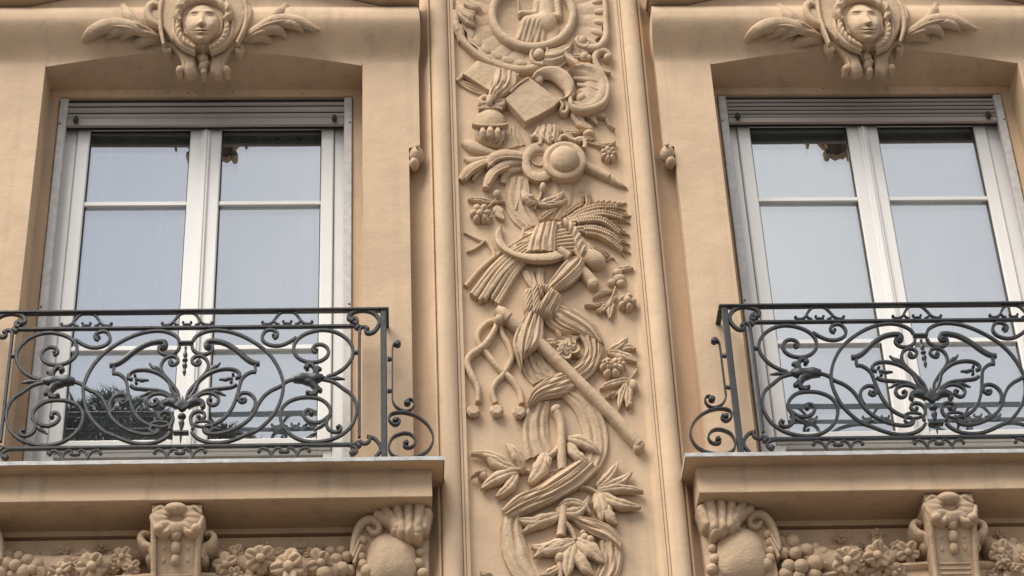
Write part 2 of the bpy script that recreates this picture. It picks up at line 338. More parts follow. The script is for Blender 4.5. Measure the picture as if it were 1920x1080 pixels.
# ================================================================== window surrounds with the curved hoods
def sm(x): x = np.clip(x, 0, 1); return x*x*(3-2*x)
def hoodY(Z): return -.105*sm((Z-8.56)/.19)+.03*np.clip((Z-8.765)/.07, 0, 1.2)**2
OW = .703
def zarch(x): return 8.546+.068*(1-np.minimum(1, np.abs(x)/OW)**2.3)
def ztop(x): return 8.846+.13*np.clip(1-(np.abs(x)/.80)**2, 0, 1)
def surround(bx, label):
    S = T('window_surround', (bx, 0, 6.36), label, 'window surround', 'plaster window surrounds')
    # face: jambs
    for s in (-1, 1):
        zi = np.linspace(6.353, 8.56, 70); zi[np.argmin(abs(zi-8.066))] = 8.066; zi = np.sort(np.r_[zi, 8.0664]); V = []
        for z in zi:
            xo = .953 if z > 8.0661 else .905
            V += [(bx+s*x, 0, z) for x in np.r_[np.linspace(OW, .905, 8), xo]]
        V = np.array(V); V = rough(V, .0016, 7)
        nj = len(zi); ed = [(bx+s*.905, y, z) for z in zi for y in (0, .09)]; rv = [(bx+s*OW, y, z) for z in zi for y in (0, .182)]
        obj('jamb_face', V, grid(nj, 9), PLA, S, 30)
        obj('jamb_side', ed, grid(nj, 2), PLA, S, 0); 
        rvv = np.array([(bx+s*OW, y, z) for z in zi for y in (0, .003, .09, .182)]); obj('reveal', rvv, grid(nj, 4), WTHR, S, 0)
        b = MB(); x0, x1 = sorted((bx+s*.656, bx+s*(OW+.03))); b.box(x0, x1, .1815, .235, 6.36, 8.60, .004); b.build('inner_jamb_strip', PLA, S)
        z2 = np.linspace(8.066, 8.56, 12); obj('ear_side', [(bx+s*.953, y, z) for z in z2 for y in (0, .09)], grid(12, 2), PLA, S, 0)
        obj('ear_soffit', [(bx+s*.905, 0, 8.066), (bx+s*.953, 0, 8.066), (bx+s*.953, .09, 8.066), (bx+s*.905, .09, 8.066)], [(0, 1, 2, 3)], PLA, S, 0)
    b = MB(); b.box(bx-.70, bx+.70, .180, .235, 8.524, 8.60, .004); b.build('inner_lintel', PLA, S)
    xs = np.r_[np.linspace(-.953, -OW, 12), np.linspace(-OW+.004, OW-.004, 61), np.linspace(OW, .953, 12)]; V = []; nr = 44
    for x in xs:
        zl = zarch(x) if abs(x) < OW else 8.56; zt = ztop(x); z = zl+(zt-zl)*np.linspace(0, 1, nr)
        fl = .010*sm((abs(x)-.85)/.1)*np.sign(x); xx = bx+x+fl*np.sin(np.pi*np.clip((z-8.56)/.27, 0, 1))
        V += [(xx[k], hoodY(z[k]), z[k]) for k in range(nr)]
    V = np.array(V); e = len(xs); rough(V, .0016, 7)
    Fc = grid(e, nr); sd = []
    hood = obj('hood', V, Fc, PLA, S, 40)
    for s_, row in ((-1, V[:nr]), (1, V[-nr:])):
        Q = np.vstack([row, row]); Q[nr:, 1] = .1; obj('hood_side', Q, grid(2, nr), PLA, S, 0)
    # soffit of the arch
    xi = np.linspace(-OW, OW, 61); V = []
    for x in xi:
        for k in np.linspace(0, 1, 6): V.append((bx+x, hoodY(zarch(x))*(1-k)+.182*k, zarch(x)*(1-k)+8.566*k))
    obj('soffit', V, grid(61, 6), PLA, S, 40)
    # crowning lip above the hood
    xi = np.linspace(-.962, .962, 61); V = []
    for x in xi:
        zt = ztop(x)-.004
        for y, dz in ((.0, .014), (-.05, .014), (-.126, .014), (-.13, .018), (-.134, .03), (-.135, .10), (.09, .10)): V.append((bx+x, y, zt+dz))
    obj('crown_lip', V, grid(61, 7), PLA, S, 40)
    # little scroll drops under the ears
    for s in (-1, 1):
        d = MB(); x = bx+s*.938; d.ball((x, .012, 8.026), (.033, .042, .040), 16, 10); d.build('scroll_drop', REL, S)
        d = MB(); d.ball((x-s*.012, .01, 7.978), (.024, .036, .026), 12, 8); d.build('scroll_bead', REL, S)
        d = MB(); V_, F_ = disc((x+s*.004, 8.046), -.034, .010, .01, px=False); d.add(V_, F_); d.build('scroll_eye', REL, S)
    return S
HOLES = {0: ((385, 692), (612, 697), (700, 692), (850, 698), (915, 695), (1100, 700), (1185, 692), (1710, 700)), 1: ((655, 664), (1125, 668), (1500, 672))}
def holes(S, k, x0):
    for x, y in HOLES[k]: X = W(x0+x/4, y/4, .179); V_, F_ = disc((X[0], X[2]), .1795, .0026, .002, 8, px=False); obj('drill_hole', V_, F_, DARK, S, 0)
SL = surround(BL, 'plaster surround with face hood of the window with tall curtain folds and a two-slat shutter')
SR = surround(BR, 'plaster surround with face hood of the window whose shutter shows four slats')

# ================================================================== windows
def window(bx, label):
    Wd = T('casement_window', (bx, .21, 6.45), label, 'window', 'white casement windows'); g = .255; zb, zt = 6.45, 8.56
    b = MB()                                      # fixed frame
    for s in (-1, 1):
        x0, x1 = sorted((bx+s*.575, bx+s*.665)); b.box(x0, x1, g-.015, g+.06, zb, zt, .003)
    b.box(bx-.575, bx+.575, g-.015, g+.06, 8.43, zt, .003); b.box(bx-.575, bx+.575, g-.012, g+.06, zb, 6.664, .003); b.build('frame', PVC, Wd)
    b = MB(); b.box(bx-.54, bx+.54, g-.06, g-.0155, 6.612, 6.634, .003); b.build('sill_board', SILL, Wd)
    for s in (-1, 1):
        b = MB(); xo, xi = .572, .008; z0, z1 = 6.668, 8.428
        pairs = [(.516, .572), (.008, .070)]
        for a0, a1 in pairs: x0, x1 = sorted((bx+s*a0, bx+s*a1)); b.box(x0, x1, g-.028, g+.045, z0, z1, .005)
        x0, x1 = sorted((bx+s*.070, bx+s*.516)); b.box(x0, x1, g-.027, g+.045, z0, 6.720, .005); b.box(x0, x1, g-.027, g+.045, 8.376, z1, .005)
        sa = b.build('sash', PVC, Wd)
        # glazing gasket
        k = MB()
        for a0, a1 in ((.0695, .0745), (.5115, .5165)): q0, q1 = sorted((bx+s*a0, bx+s*a1)); k.box(q0, q1, g-.012, g-.003, 6.720, 8.376)
        k.box(x0, x1, g-.0121, g-.003, 8.369, 8.377); k.box(x0, x1, g-.0121, g-.003, 6.719, 6.725); k.build('gasket', DARK, sa, 0)
        for zc in (7.953, 7.178):
            k = MB(); k.box(x0+.001 if s > 0 else x0, x1, g-.020, g-.002, zc-.012, zc+.012, .003); k.build('glazing_bar', PVC, sa)
        for z0_, z1_ in ((6.722, 7.178), (7.178, 7.953), (7.953, 8.376)):
            ti = random.uniform(-.0012, .0012); tj = random.uniform(-.0012, .0012)
            V = [(x0, g+ti, z0_), (x1, g-ti, z0_+.0), (x1, g-ti+tj, z1_), (x0, g+ti+tj, z1_)]; po = obj('pane', V, [(0, 1, 2, 3)], GLASS, sa, 0)
            V2 = [(x, y+.020, z) for x, y, z in V]; obj('inner_pane', V2, [(0, 1, 2, 3)], GLASS, sa, 0)
    b = MB(); b.box(bx-.020, bx+.020, g-.040, g-.0285, 6.672, 8.425, .004); b.box(bx-.008, bx+.008, g-.046, g-.0402, 6.677, 8.42, .003); b.build('cover_strip', PVC, Wd)
    return Wd
holes(SL, 0, 140); holes(SR, 1, 1380)
WL = window(BL, 'white two-leaf window reflecting a dark conifer low in its panes')
WR = window(BR, 'white two-leaf window with pale cloudy sky in all its panes')
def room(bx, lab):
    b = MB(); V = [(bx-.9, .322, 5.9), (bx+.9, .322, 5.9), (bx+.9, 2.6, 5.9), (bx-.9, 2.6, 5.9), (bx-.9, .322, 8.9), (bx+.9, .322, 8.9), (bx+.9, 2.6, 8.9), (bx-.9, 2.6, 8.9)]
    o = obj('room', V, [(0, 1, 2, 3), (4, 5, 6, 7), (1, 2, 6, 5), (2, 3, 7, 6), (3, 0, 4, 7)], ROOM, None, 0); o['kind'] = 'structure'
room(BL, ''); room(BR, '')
def curtain(x0, x1, lab, ph, amp=.02):
    n = 90; V = []; xs = np.linspace(x0, x1, n)
    for z in np.linspace(6.5, 8.46, 8):
        for i, x in enumerate(xs): V.append((x, .38+amp*math.sin(x*62+ph+.6*math.sin(x*9))+.008*math.sin(x*131+z), z))
    tag(obj('curtain', V, grid(8, n), CURT, None, 80), lab, 'curtain', 'sheer curtains behind the glass')
curtain(BL-.60, BL-.03, 'sheer white curtain in the window over the conifer reflection, half beside the plain wall', .4, .012)
curtain(BL+.06, BL+.60, 'sheer white curtain with clear vertical folds in the window half beside the pilaster', 2., .024)
curtain(BR-.60, BR+.60, 'single sheer curtain hanging behind the cloudy panes', 3., .012)

# ================================================================== roller shutters
def shutter(bx, slats, label):
    R_ = T('roller_shutter', (bx, .2, 8.35), label, 'shutter', 'roller shutters'); y = .183
    for s in (-1, 1):
        b = MB(); x0, x1 = sorted((bx+s*.618, bx+s*.655)); b.box(x0, x1, y-.012, y+.022, 6.40, 8.512, .004); b.build('guide_rail', GUI, R_)
        for zz in (8.36, 7.35): b = MB(); V_, F_ = disc((bx+s*.645, zz), y-.0125, .0042, .002, 8, px=False); b.add(V_, F_); b.build('screw_hole', DARK, R_, 0)
        zz = np.linspace(6.42, 8.50, 60); wj = [.0015+.0022*abs(math.sin(i*1.9+bx))*(.3+.7*(math.sin(i*.37+bx*2) > 0)) for i in range(60)]
        obj('joint_gap', [(bx+s*(.6545+k*wj[i]), y-.0135, zz[i]) for i in range(60) for k in (0, 1)], grid(60, 2), DARK, R_, 0)
        b = MB(); x = bx+s*.575
        for k in range(5): pass
        b.ball((x, y-.012, 8.385), (.011, .022, .016), 10, 6); b.ball((x, y-.022, 8.372), (.012, .016, .014), 10, 6); b.build('stop_knob', DARK, R_)
    zs = 8.352; hh = slats[0]
    b = MB(); b.box(bx-.6185, bx+.6185, y-.006, y+.012, zs, zs+hh, .004); b.build('end_bar', SLAT, R_)
    z = zs+hh+.006
    for h_ in slats[1:]:
        V = []; nn = 6
        for x in (bx-.6185, bx+.6185):
            for k in range(nn): a = k/(nn-1); V.append((x, y+.006-.008*math.sin(math.pi*a)**.7, z+h_*a))
        obj('slat', V, grid(2, nn), SLAT, R_, 60); z += h_+.006
    b = MB(); b.box(bx-.655, bx+.655, y+.02, y+.03, 8.356, 8.56); b.build('gap_shade_sheet', DARK, R_, 0)  # black sheet added to stand in for shade in the slat gaps
    return R_
shutter(BL, [.044, .030, .032, .020], 'grey roller shutter rolled up to a few broad slats under the arch')
shutter(BR, [.032, .017, .017, .017, .017, .017], 'grey roller shutter with many narrow ribbed slats showing under the arch')

# ================================================================== balcony slabs
def balcony(bx, label):
    S = T('balcony_slab', (bx, 0, 6.2), label, 'balcony', 'balcony slabs'); hw = 1.018
    b = MB(); b.box(bx-hw, bx+hw, -.19, .24, 6.340, 6.349); b.build('lip', SLA, S, 0)
    xs = np.linspace(bx-hw-.003, bx+hw+.003, 60); V = []
    for i, x in enumerate(xs):
        wv = .0012*math.sin(i*1.7)+.0008*math.sin(i*.6)
        for y, z in ((-.186, 6.3385+wv), (-.194+wv, 6.338+wv), (-.1945+wv, 6.3535), (-.19, 6.357), (-.02, 6.356), (.239, 6.3565)): V.append((x, y, z))
    V = np.array(V); Fc = grid(60, 6); 
    zo = obj('zinc_flashing', V, Fc, ZINC, S, 30)
    for s in (-1, 1):
        x = bx+s*(hw+.003); obj('zinc_end', [(x, -.1945, 6.337), (x, .05, 6.337), (x, .05, 6.3565), (x, -.1945, 6.3565)], [(0, 1, 2, 3)], ZINC, S, 0)
    prof = [(-.116, 6.3402), (-.1165, 6.325), (-.118, 6.295), (-.1225, 6.262), (-.129, 6.235), (-.134, 6.2185), (-.134, 6.212), (-.130, 6.2095), (.095, 6.2095)]
    hw2 = .972; xs = np.linspace(-hw2, hw2, 40); V = [(bx+x, y, z) for x in xs for y, z in prof]; V = np.array(V); rough(V, .001, 9)
    obj('fascia', V, grid(40, len(prof)), SLA, S, 30)
    for s in (-1, 1):
        nn = len(prof)-1; ins = [0, 0, .0005, .002, .004, .006, .006, .005]
        V = [(bx+s*(hw2+ins[k]-.006 if k else hw2-.006), prof[k][0], prof[k][1]) for k in range(nn)]
        V = [(bx+s*hw2, y, z) for y, z in prof[:-1]]+[(bx+s*hw2, .095, z) for y, z in prof[:-1]]; obj('fascia_end', V, grid(2, nn), SLA, S, 30)
    return S
balcony(BL, 'projecting balcony slab with zinc edge under the window that mirrors a conifer')
balcony(BR, 'projecting balcony slab with zinc edge under the window with cloudy panes')

# the conifer across the street whose top shows in the glass
def mirror(px, py, y_):                             # where a reflection seen at a pixel of the glass lies, at depth y_
    g = W(px, py, .255); d = g-CAM; d[1] = -d[1]; return g+d*((y_-g[1])/d[1])
tops = [mirror(px, py, -12.6+dy) for px, py, dy in ((232, 736, 0), (205, 752, .5), (262, 758, -.4), (158, 768, .3), (298, 774, .2), (128, 790, -.3), (330, 792, .4), (410, 800, .1), (448, 812, -.2), (372, 806, .3))]
TX = float(tops[0][0])
TR = T('conifer_tree', (TX, -12.6, .0), 'tall dark conifer across the street, mirrored low in the window panes', 'tree')
n = 10; V = []
for z, r in ((0, .28), (2, .22), (7, .15), (12, .08), (tops[0][2]-.3, .02)):
    for j in range(n): a = 2*math.pi*j/n; V.append((TX+r*math.cos(a), -12.6+r*math.sin(a), z))
obj('trunk', V, grid(5, n, True), BARK, TR)
V = []
for ti, tp in enumerate(tops):
    nn = 8000; f = rng.random(nn)**.8; z = tp[2]-.02-(tp[2]-5.)*f*(.5 if ti else 1); dz = tp[2]-z; rr = (.05+.40*np.minimum(1, dz*.6)+.05*dz)*(.7+.4*np.abs(np.sin(z*4.4+ti)))
    a = rng.random(nn)*6.283; r = rr*np.sqrt(rng.random(nn)); c = np.stack([tp[0]+r*np.cos(a), tp[1]+r*np.sin(a), z], 1)
    d = np.stack([np.cos(a), np.sin(a), rng.uniform(.2, 1.4, nn)], 1)+rng.normal(0, .45, (nn, 3)); d /= np.linalg.norm(d, axis=1)[:, None]
    q = np.cross(d, rng.normal(0, 1, (nn, 3))); q /= np.linalg.norm(q, axis=1)[:, None]; ln = rng.uniform(.05, .17, nn)[:, None]
    V.append(np.stack([c-q*.012, c+q*.012, c+d*ln], 1).reshape(-1, 3))
V = np.vstack(V); Fc = np.arange(len(V)).reshape(-1, 3).tolist()
obj('crown', V, Fc, LEAFM, TR, 0)
# ================================================================== the carved trophy relief on the pilaster
RP = T('relief_panel', (AX, P0, 5.9), 'tall cream stucco relief of books, urn, hats, wheat sheaf, ribbons and laurel on the pilaster', 'relief')
S4 = 4.1545
def K(i, *pts):                                    # zoom tile -> photo pixels
    y0 = {2: 0, 3: 220, 4: 440, 5: 620, 6: 820}[i]; return [(800+x/S4, y0+y/S4) for x, y in pts]
def pc(name, vf, parent=RP, label=None): return obj(name, vf[0], vf[1], REL, parent, 50, label)
def k1(i, x, y): return K(i, (x, y))[0]
q4 = lambda z: z/S4

# --- medallion with the seated figure
mc = k1(2, 827, 112)
def ell(c, rx, ry, n=64, a0=0, a1=2*math.pi): return [(c[0]+rx*math.cos(a), c[1]+ry*math.sin(a)) for a in np.linspace(a0, a1, n)]
ring = rod(ell(mc, q4(314), q4(256), 80), q4(62), .030, n=90, m_=9)
MED = pc('medallion', ring, label='oval medallion ring round a seated figure')
pc('medallion_field', polar(mc, q4(300), q4(243), lambda r, t_: .001+.006*np.asarray(r)**6, lift=.002, rings=8, segs=60), MED)
# gadrooned shell around the ring
def shell(a0, a1, n, r0, r1, nm, fl, h0, h1):
    A = [(mc[0]+q4(r0[0])*math.cos(a), mc[1]+q4(r0[1])*math.sin(a)) for a in np.linspace(a0, a1, n)]
    B = [(mc[0]+q4(r1[0])*(1+.02*math.sin(a*fl*2))*math.cos(a), mc[1]+q4(r1[1])*(1+.02*math.sin(a*fl*2))*math.sin(a)) for a in np.linspace(a0, a1, n)]
    m_ = 9; v_ = np.linspace(0, 1, m_); ss = np.linspace(a0, a1, n)
    h = h0+(h1-h0)*v_[None]**1.6+.0065*np.abs(np.sin(ss*fl))[:, None]**.6*np.sin(math.pi*np.clip(v_*.9+.12, 0, 1))[None]
    V, Fc = loft_xyz(WV(A, P0-.015), WV(B, P0-.015), h, P0, P0+.004, m_); return rough(V, .001), Fc
pc('fluted_rim', shell(-1.2, 3.6, 200, (345, 285), (560, 440), 'x', 11, .010, .022), MED)
pc('rim_strap', rod(K(2, (228, 90), (232, 200), (275, 300), (350, 385), (460, 465), (590, 520), (720, 545), (840, 530), (930, 480)), [q4(60), q4(62), q4(50), q4(46), q4(50), q4(56), q4(60), q4(50)], .022, n=40), MED)
pc('rim_strap', rod(K(2, (1380, -60), (1392, 60), (1395, 180), (1398, 280), (1350, 360), (1270, 375), (1200, 345), (1160, 300)), [q4(38), q4(40), q4(46), q4(60), q4(60), q4(40)], .026, n=40), MED)
pc('leaf_curl', loft(K(2, (235, -20), (300, 60), (380, 90), (350, 150)), K(2, (225, 60), (260, 130), (330, 190), (385, 210)), [.03, .045, .05, .035], .012, 2, .004), MED)
pc('leaf_curl', loft(K(2, (300, -20), (360, 20), (420, 40)), K(2, (290, 40), (340, 70), (400, 80)), .035, .01, 1.5, .003), MED)
pc('leaf_curl', leaf(k1(2, 245, 190), k1(2, 250, 320), q4(70), -.1, (.04, .025)), MED)
for a in np.linspace(-.65, .75, 8):
    p = (mc[0]+q4(535)*math.cos(a), mc[1]+q4(420)*math.sin(a)); pc('rim_lobe', polar(p, q4(60), q4(24), dome(.012), lift=.020, rot=a*.9), MED)
for a in np.linspace(1.35, 2.75, 8):
    p = (mc[0]+q4(520)*math.cos(a), mc[1]+q4(385)*math.sin(a)); pc('rim_lobe', polar(p, q4(48), q4(26), dome(.010), lift=.018, rot=a+math.pi/2), MED)
Q = lambda x0, y0, r0, h0, x1, y1, r1, h1: (*k1(2, x0, y0), q4(r0), h0, *k1(2, x1, y1), q4(r1), h1)
fig = [Q(935, -10, 82, .034, 930, 95, 78, .036), Q(930, -120, 55, .034, 930, -60, 30, .03), Q(860, 20, 38, .03, 850, 100, 32, .03), Q(850, 100, 30, .03, 745, 98, 24, .028), Q(735, 100, 26, .03, 722, 104, 18, .026),
       Q(1015, 20, 36, .03, 1030, 110, 32, .03), Q(1030, 125, 32, .03, 920, 118, 26, .034), Q(930, 170, 90, .045, 800, 185, 70, .042), Q(960, 165, 60, .035, 950, 200, 60, .03), Q(790, 180, 66, .042, 722, 285, 36, .026), Q(830, 190, 60, .042, 800, 320, 30, .03),
       Q(870, 190, 60, .04, 850, 325, 30, .028), Q(760, 200, 50, .036, 760, 300, 40, .025), Q(712, 0, 12, .016, 722, 120, 12, .016), Q(722, 292, 24, .02, 700, 298, 18, .018), Q(855, 335, 24, .02, 845, 345, 18, .018), Q(970, 225, 70, .020, 975, 300, 55, .018), Q(910, 200, 30, .03, 900, 330, 24, .024)]
fg = caps(fig, 420.)
def figf(X, Y):
    h = fg(X, Y); z = (X-800)*S4; y = Y*S4
    m_ = (h > .004)*sm((y-150)/40)*sm((900-z)/40)
    return h+m_*.0022*np.sin((z+y*.35)*.17)
x0, y0 = k1(2, 600, -200); x1, y1 = k1(2, 1100, 372)
pc('seated_figure', hfield(x0, x1, y0, y1, .55, figf, P0-.002, P0, .02), MED, 'seated robed figure carved in the oval')

# --- scrolls and shell leaf below the medallion
SC = pc('scroll_work', rod(K(2, (905, 500), (840, 490), (812, 430), (840, 370), (900, 355), (940, 385), (935, 440)), [q4(34), q4(30), q4(24), q4(24)], .034, n=34), label='rococo scrolls and shell leaf under the medallion')
pc('scroll_ball', berry(k1(2, 875, 425), q4(46), .035), SC)
pc('scroll_band', loft(K(2, (935, 380), (1000, 372), (1070, 350), (1140, 318)), K(2, (900, 505), (990, 500), (1060, 470), (1120, 400)), [.03, .035, .03, .03], .014, 2.5, .004), SC)
pc('scroll_band', loft(K(2, (1030, 400), (1090, 470), (1170, 520), (1230, 510)), K(2, (1110, 400), (1150, 450), (1220, 490), (1290, 490)), .03, .012, 1.5, .004), SC)
pc('scroll_ball', berry(k1(2, 1215, 318), q4(40), .03), SC)
pc('scroll_curl', rod(K(2, (1260, 330), (1240, 365), (1190, 350), (1170, 310), (1190, 285)), q4(26), .036, n=20), SC)
pc('small_scroll', rod(K(2, (1415, 455), (1430, 430), (1390, 398), (1335, 405), (1310, 450), (1325, 510), (1375, 555), (1435, 565)), [q4(30), q4(40), q4(52), q4(56), q4(50), q4(36), q4(14)], .022, n=34), SC)
pc('scroll_ball', berry(k1(2, 1408, 445), q4(28), .03), SC)
for p, r in (((1228, 440), 34), ((1262, 452), 26)): pc('berry', berry(k1(2, *p), q4(r), .03), SC)
pc('leaf', leaf(k1(2, 1110, 430), k1(2, 1240, 420), q4(40), .1, (.02, .03)), SC)
pc('shell_leaf', loft(K(2, (1115, 535), (1230, 515), (1330, 545), (1385, 610), (1408, 700), (1385, 780), (1310, 835), (1200, 850), (1130, 810)), K(2, (1100, 560), (1170, 590), (1200, 625), (1180, 660), (1165, 700), (1175, 730), (1210, 760), (1200, 775), (1180, 785)), [.045, .04, .035, .035, .04, .05], .012, 1.2, .004, tilt=-.030, n=60), SC)
for a, b_ in (((1130, 545), (1370, 575)), ((1140, 610), (1390, 650)), ((1170, 660), (1395, 720)), ((1190, 710), (1340, 790))): pc('shell_rib', rod(K(2, a, ((a[0]+b_[0])/2, (a[1]+b_[1])/2-6), b_), [q4(30), q4(44), q4(22)], [.024, .034, .040], n=14), SC)
pc('shell_rim', rod(K(2, (1110, 540), (1225, 500), (1335, 535), (1393, 610), (1412, 700), (1385, 790), (1300, 842), (1200, 856), (1130, 815), (1120, 760), (1150, 728)), [q4(16), q4(22), q4(26), q4(30), q4(44), q4(56), q4(50), q4(24)], [.04, .045, .04, .045, .05, .04], n=50), SC)
pc('scroll_ball', berry(k1(2, 1205, 765), q4(40), .035), SC)
pc('crescent_scroll', loft(K(2, (818, 615), (850, 560), (930, 522), (1025, 525), (1105, 575), (1150, 660), (1128, 748), (1050, 785)), K(2, (845, 612), (885, 594), (950, 594), (1015, 632), (1066, 686), (1082, 728), (1062, 758), (1038, 772)), [.04, .045, .045, .045, .04], .014, tilt=-.018, n=44), SC)
pc('scroll_button', polar(k1(2, 868, 618), q4(40), q4(34), dome(.014), lift=.03), SC)
for b_, t_, w_, be in (((1135, 850), (1290, 995), 76, .12), ((1270, 875), (1395, 905), 62, -.1), ((1395, 900), (1470, 1000), 22, .12), ((1200, 870), (1330, 960), 50, -.15)): pc('leaf', leaf(k1(2, *b_), k1(2, *t_), q4(w_), be, (.018, .03)), SC)
pc('scroll_curl', rod(K(2, (1030, 780), (1080, 800), (1100, 840), (1075, 880), (1040, 860)), [q4(40), q4(40), q4(30)], .03, n=18), SC)

# --- the books with their cloth strap
pg = [(1.03, -.004), (1.03, .010), (.985, .013), (1.02, .018), (.985, .022), (1.015, .027), (.98, .031), (1.015, .036), (1.02, .046), (.985, .052)]
BK = pc('book', slab(K(2, (610, 768), (800, 602), (1035, 778), (985, 830), (880, 890), (770, 945)), .052, pg, rg=.004), label='closed book with layered page edges')
pc('book_half', slab(K(2, (285, 572), (392, 470), (720, 572), (640, 735), (470, 692)), .040, [(1.04, -.004), (1.04, .008), (.985, .012), (1.02, .017), (.985, .021), (1.015, .026), (1.01, .036), (.98, .040)]), BK)
pc('page_edge', rod(K(2, (290, 575), (262, 610), (232, 628)), [q4(40), q4(26)], .018, n=10), BK)
for d in (0, 22, 44): pc('page_edge', rod(K(2, (240, 622+d*.4), (350, 660+d), (470, 712+d*.7)), q4(16), .014-.002*d/22, n=14), BK)
pc('page_curl', rod(K(2, (1035, 785), (1060, 820), (1040, 860)), [q4(18), q4(30), q4(20)], .035, n=12), BK)
BW = pc('cloth_bow', loft(K(2, (530, 535), (512, 620), (488, 700), (476, 760)), K(2, (700, 565), (690, 640), (640, 720), (575, 770)), [.048, .06, .055, .04], .012, 4, .006), label='cloth strap tied in a bow over the book')
pc('bow_loop', rod(K(2, (495, 770), (455, 755), (420, 775), (430, 805), (480, 800)), [q4(34), q4(38), q4(42), q4(30)], .03, n=18), BW)
pc('bow_loop', rod(K(2, (500, 780), (560, 785), (605, 790), (590, 820), (530, 815)), [q4(34), q4(40), q4(46), q4(30)], .03, n=18), BW)
pc('bow_knot', polar(k1(2, 490, 785), q4(28), q4(44), dome(.02), lift=.04), BW)
pc('bow_end', leaf(k1(2, 500, 775), k1(2, 552, 650), q4(40), .12, (.05, .06)), BW)
pc('strap_edge', rod(K(2, (650, 715), (720, 650), (795, 605)), q4(14), .056, n=12), BW)

# --- the urn
def urnR(y): return np.interp(y, [815, 826, 836, 846, 862, 890, 925, 960, 985, 1010, 1040, 1080, 1110, 1130], [62, 66, 84, 88, 104, 128, 138, 136, 126, 112, 116, 110, 84, 52])
yy = np.r_[815, 820, 826, 832, 838, 846, 850, 862, 880, 900, 925, 945, 962, 975, 990, 1005, 1020, 1045, 1070, 1095, 1115, 1130]; th = np.linspace(0, math.pi, 33); V = []
for y in yy:
    px = np.stack([800+(495-urnR(y)*.94*np.cos(th))/S4, np.full(33, (y-4*np.sin(th)*(y < 850))/S4)], 1); X = WV(px, P0-.03); X[:, 1] = P0+.002-urnR(y)*.94/S4/450*.75*np.sin(th); V.append(X)
UR = pc('urn', (np.vstack(V), grid(len(yy), 33)), label='small lobed urn')
for y, r, w_ in ((832, 68, 16), (848, 92, 20), (962, 138, 18)): pc('urn_ring', rod(K(2, *[(495-r*math.cos(a), y-(8 if y < 900 else -26)*math.sin(a)*(1 if y < 900 else .6)) for a in np.linspace(0.05, math.pi-.05, 14)]), q4(w_), .035 if y < 900 else .052, n=20), UR)
for k in range(5):
    a = (k-2)*.52; x = 495+112*math.sin(a); xb = 495+60*math.sin(a); pc('urn_lobe', rod(K(2, (x, 985+10*abs(k-2)*.4), (495+118*math.sin(a), 1030), (495+96*math.sin(a), 1085), (xb, 1118)), [q4(30), q4(56*math.cos(a)+8), q4(50*math.cos(a)+8), q4(22)], [.036*math.cos(a)+.008, .050*math.cos(a)+.006, .042*math.cos(a)+.004, .02], n=16, flat=.9), UR)
pc('urn_foot', polar(k1(3, 512, 208), q4(70), q4(34), lambda r, t_: .012+.008*np.sin(np.clip(np.asarray(r), 0, 1)*9), lift=.012), UR)
pc('cloth_fall', loft(K(3, (620, 120), (600, 200), (590, 260)), K(3, (700, 60), (740, 150), (770, 210)), .006, .004, 3, .003), RP)

# --- acanthus petals left of the hats
AC = pc('petal_spray', rod(K(3, (285, 185), (330, 215), (400, 245), (470, 265), (560, 282)), [q4(50), q4(95), q4(80), q4(54), q4(34)], .014, n=18, flat=.7), label='spray of rounded acanthus petals')
for P_, w_, li in ((((292, 315), (350, 340), (430, 325), (490, 305)), (20, 62, 46, 26), .012), (((500, 392), (495, 345), (545, 305), (640, 285), (745, 295)), (60, 84, 84, 64, 44), .03), (((262, 490), (300, 440), (370, 385), (480, 338)), (50, 78, 66, 40), .02),
                   (((360, 495), (385, 450), (430, 405), (480, 375)), (30, 44, 40, 26), .012), (((465, 552), (480, 490), (530, 420), (620, 365), (745, 345)), (58, 82, 70, 58, 46), .026), (((595, 515), (605, 460), (660, 410), (755, 395)), (50, 64, 60, 50), .010)):
    pc('petal', rod(K(3, *P_), [q4(w) for w in w_], li, n=18, flat=.75), AC)
for P_ in (((490, 372), (550, 325), (640, 308), (740, 318)), ((300, 470), (370, 405), (470, 350)), ((480, 520), (540, 430), (640, 380))): pc('petal_vein', rod(K(3, *P_), q4(14), .046, n=12), AC)

# --- two round hats
HT = pc('hat', polar(k1(3, 1072, 335), q4(166), q4(142), lambda r, t_: np.where(np.asarray(r) < .64, .012+.034*np.sqrt(np.maximum(0, 1-(np.asarray(r)/.66)**2)), .010*np.sin(math.pi*np.clip((np.asarray(r)-.62)/.46, 0, 1))), lift=.055, rings=16, segs=48), label='round hat with domed crown and broad brim')
pc('hat', polar(k1(3, 880, 345), q4(140), q4(150), lambda r, t_: np.where(np.asarray(r) < .55, -.020+.01*np.asarray(r), .006*np.sin(math.pi*np.clip((np.asarray(r)-.55)/.5, 0, 1))), lift=.038, rings=14, segs=44), HT)
pc('hat_rim', rod(ell(k1(3, 880, 330), q4(62), q4(44), 30), q4(14), .026, n=34), HT)
for P_, w_ in ((((810, 160), (850, 145), (890, 175), (880, 215)), 34), (((1030, 190), (1050, 150), (1085, 145)), 30), (((1150, 185), (1200, 165), (1235, 200), (1225, 240)), 34), (((1085, 140), (1130, 170), (1200, 185)), 26)): pc('hat_trim', rod(K(3, *P_), q4(w_), .045, n=14), HT)
pc('cloth_fan', loft(K(3, (850, 70), (835, 110), (810, 150)), K(3, (1025, 55), (1030, 110), (1010, 190)), [.02, .03, .04], .01, 4, .005, n=16), HT)
pc('hat_band', loft(K(3, (830, 130), (880, 160), (940, 205)), K(3, (1000, 150), (980, 180), (960, 215)), .045, .01, 3, .004, n=12), HT)
TO = pc('brush', rod(K(3, (1225, 380), (1320, 420), (1420, 468)), [q4(66), q4(64), q4(58)], .018, n=14), label='brush with tapering tip')
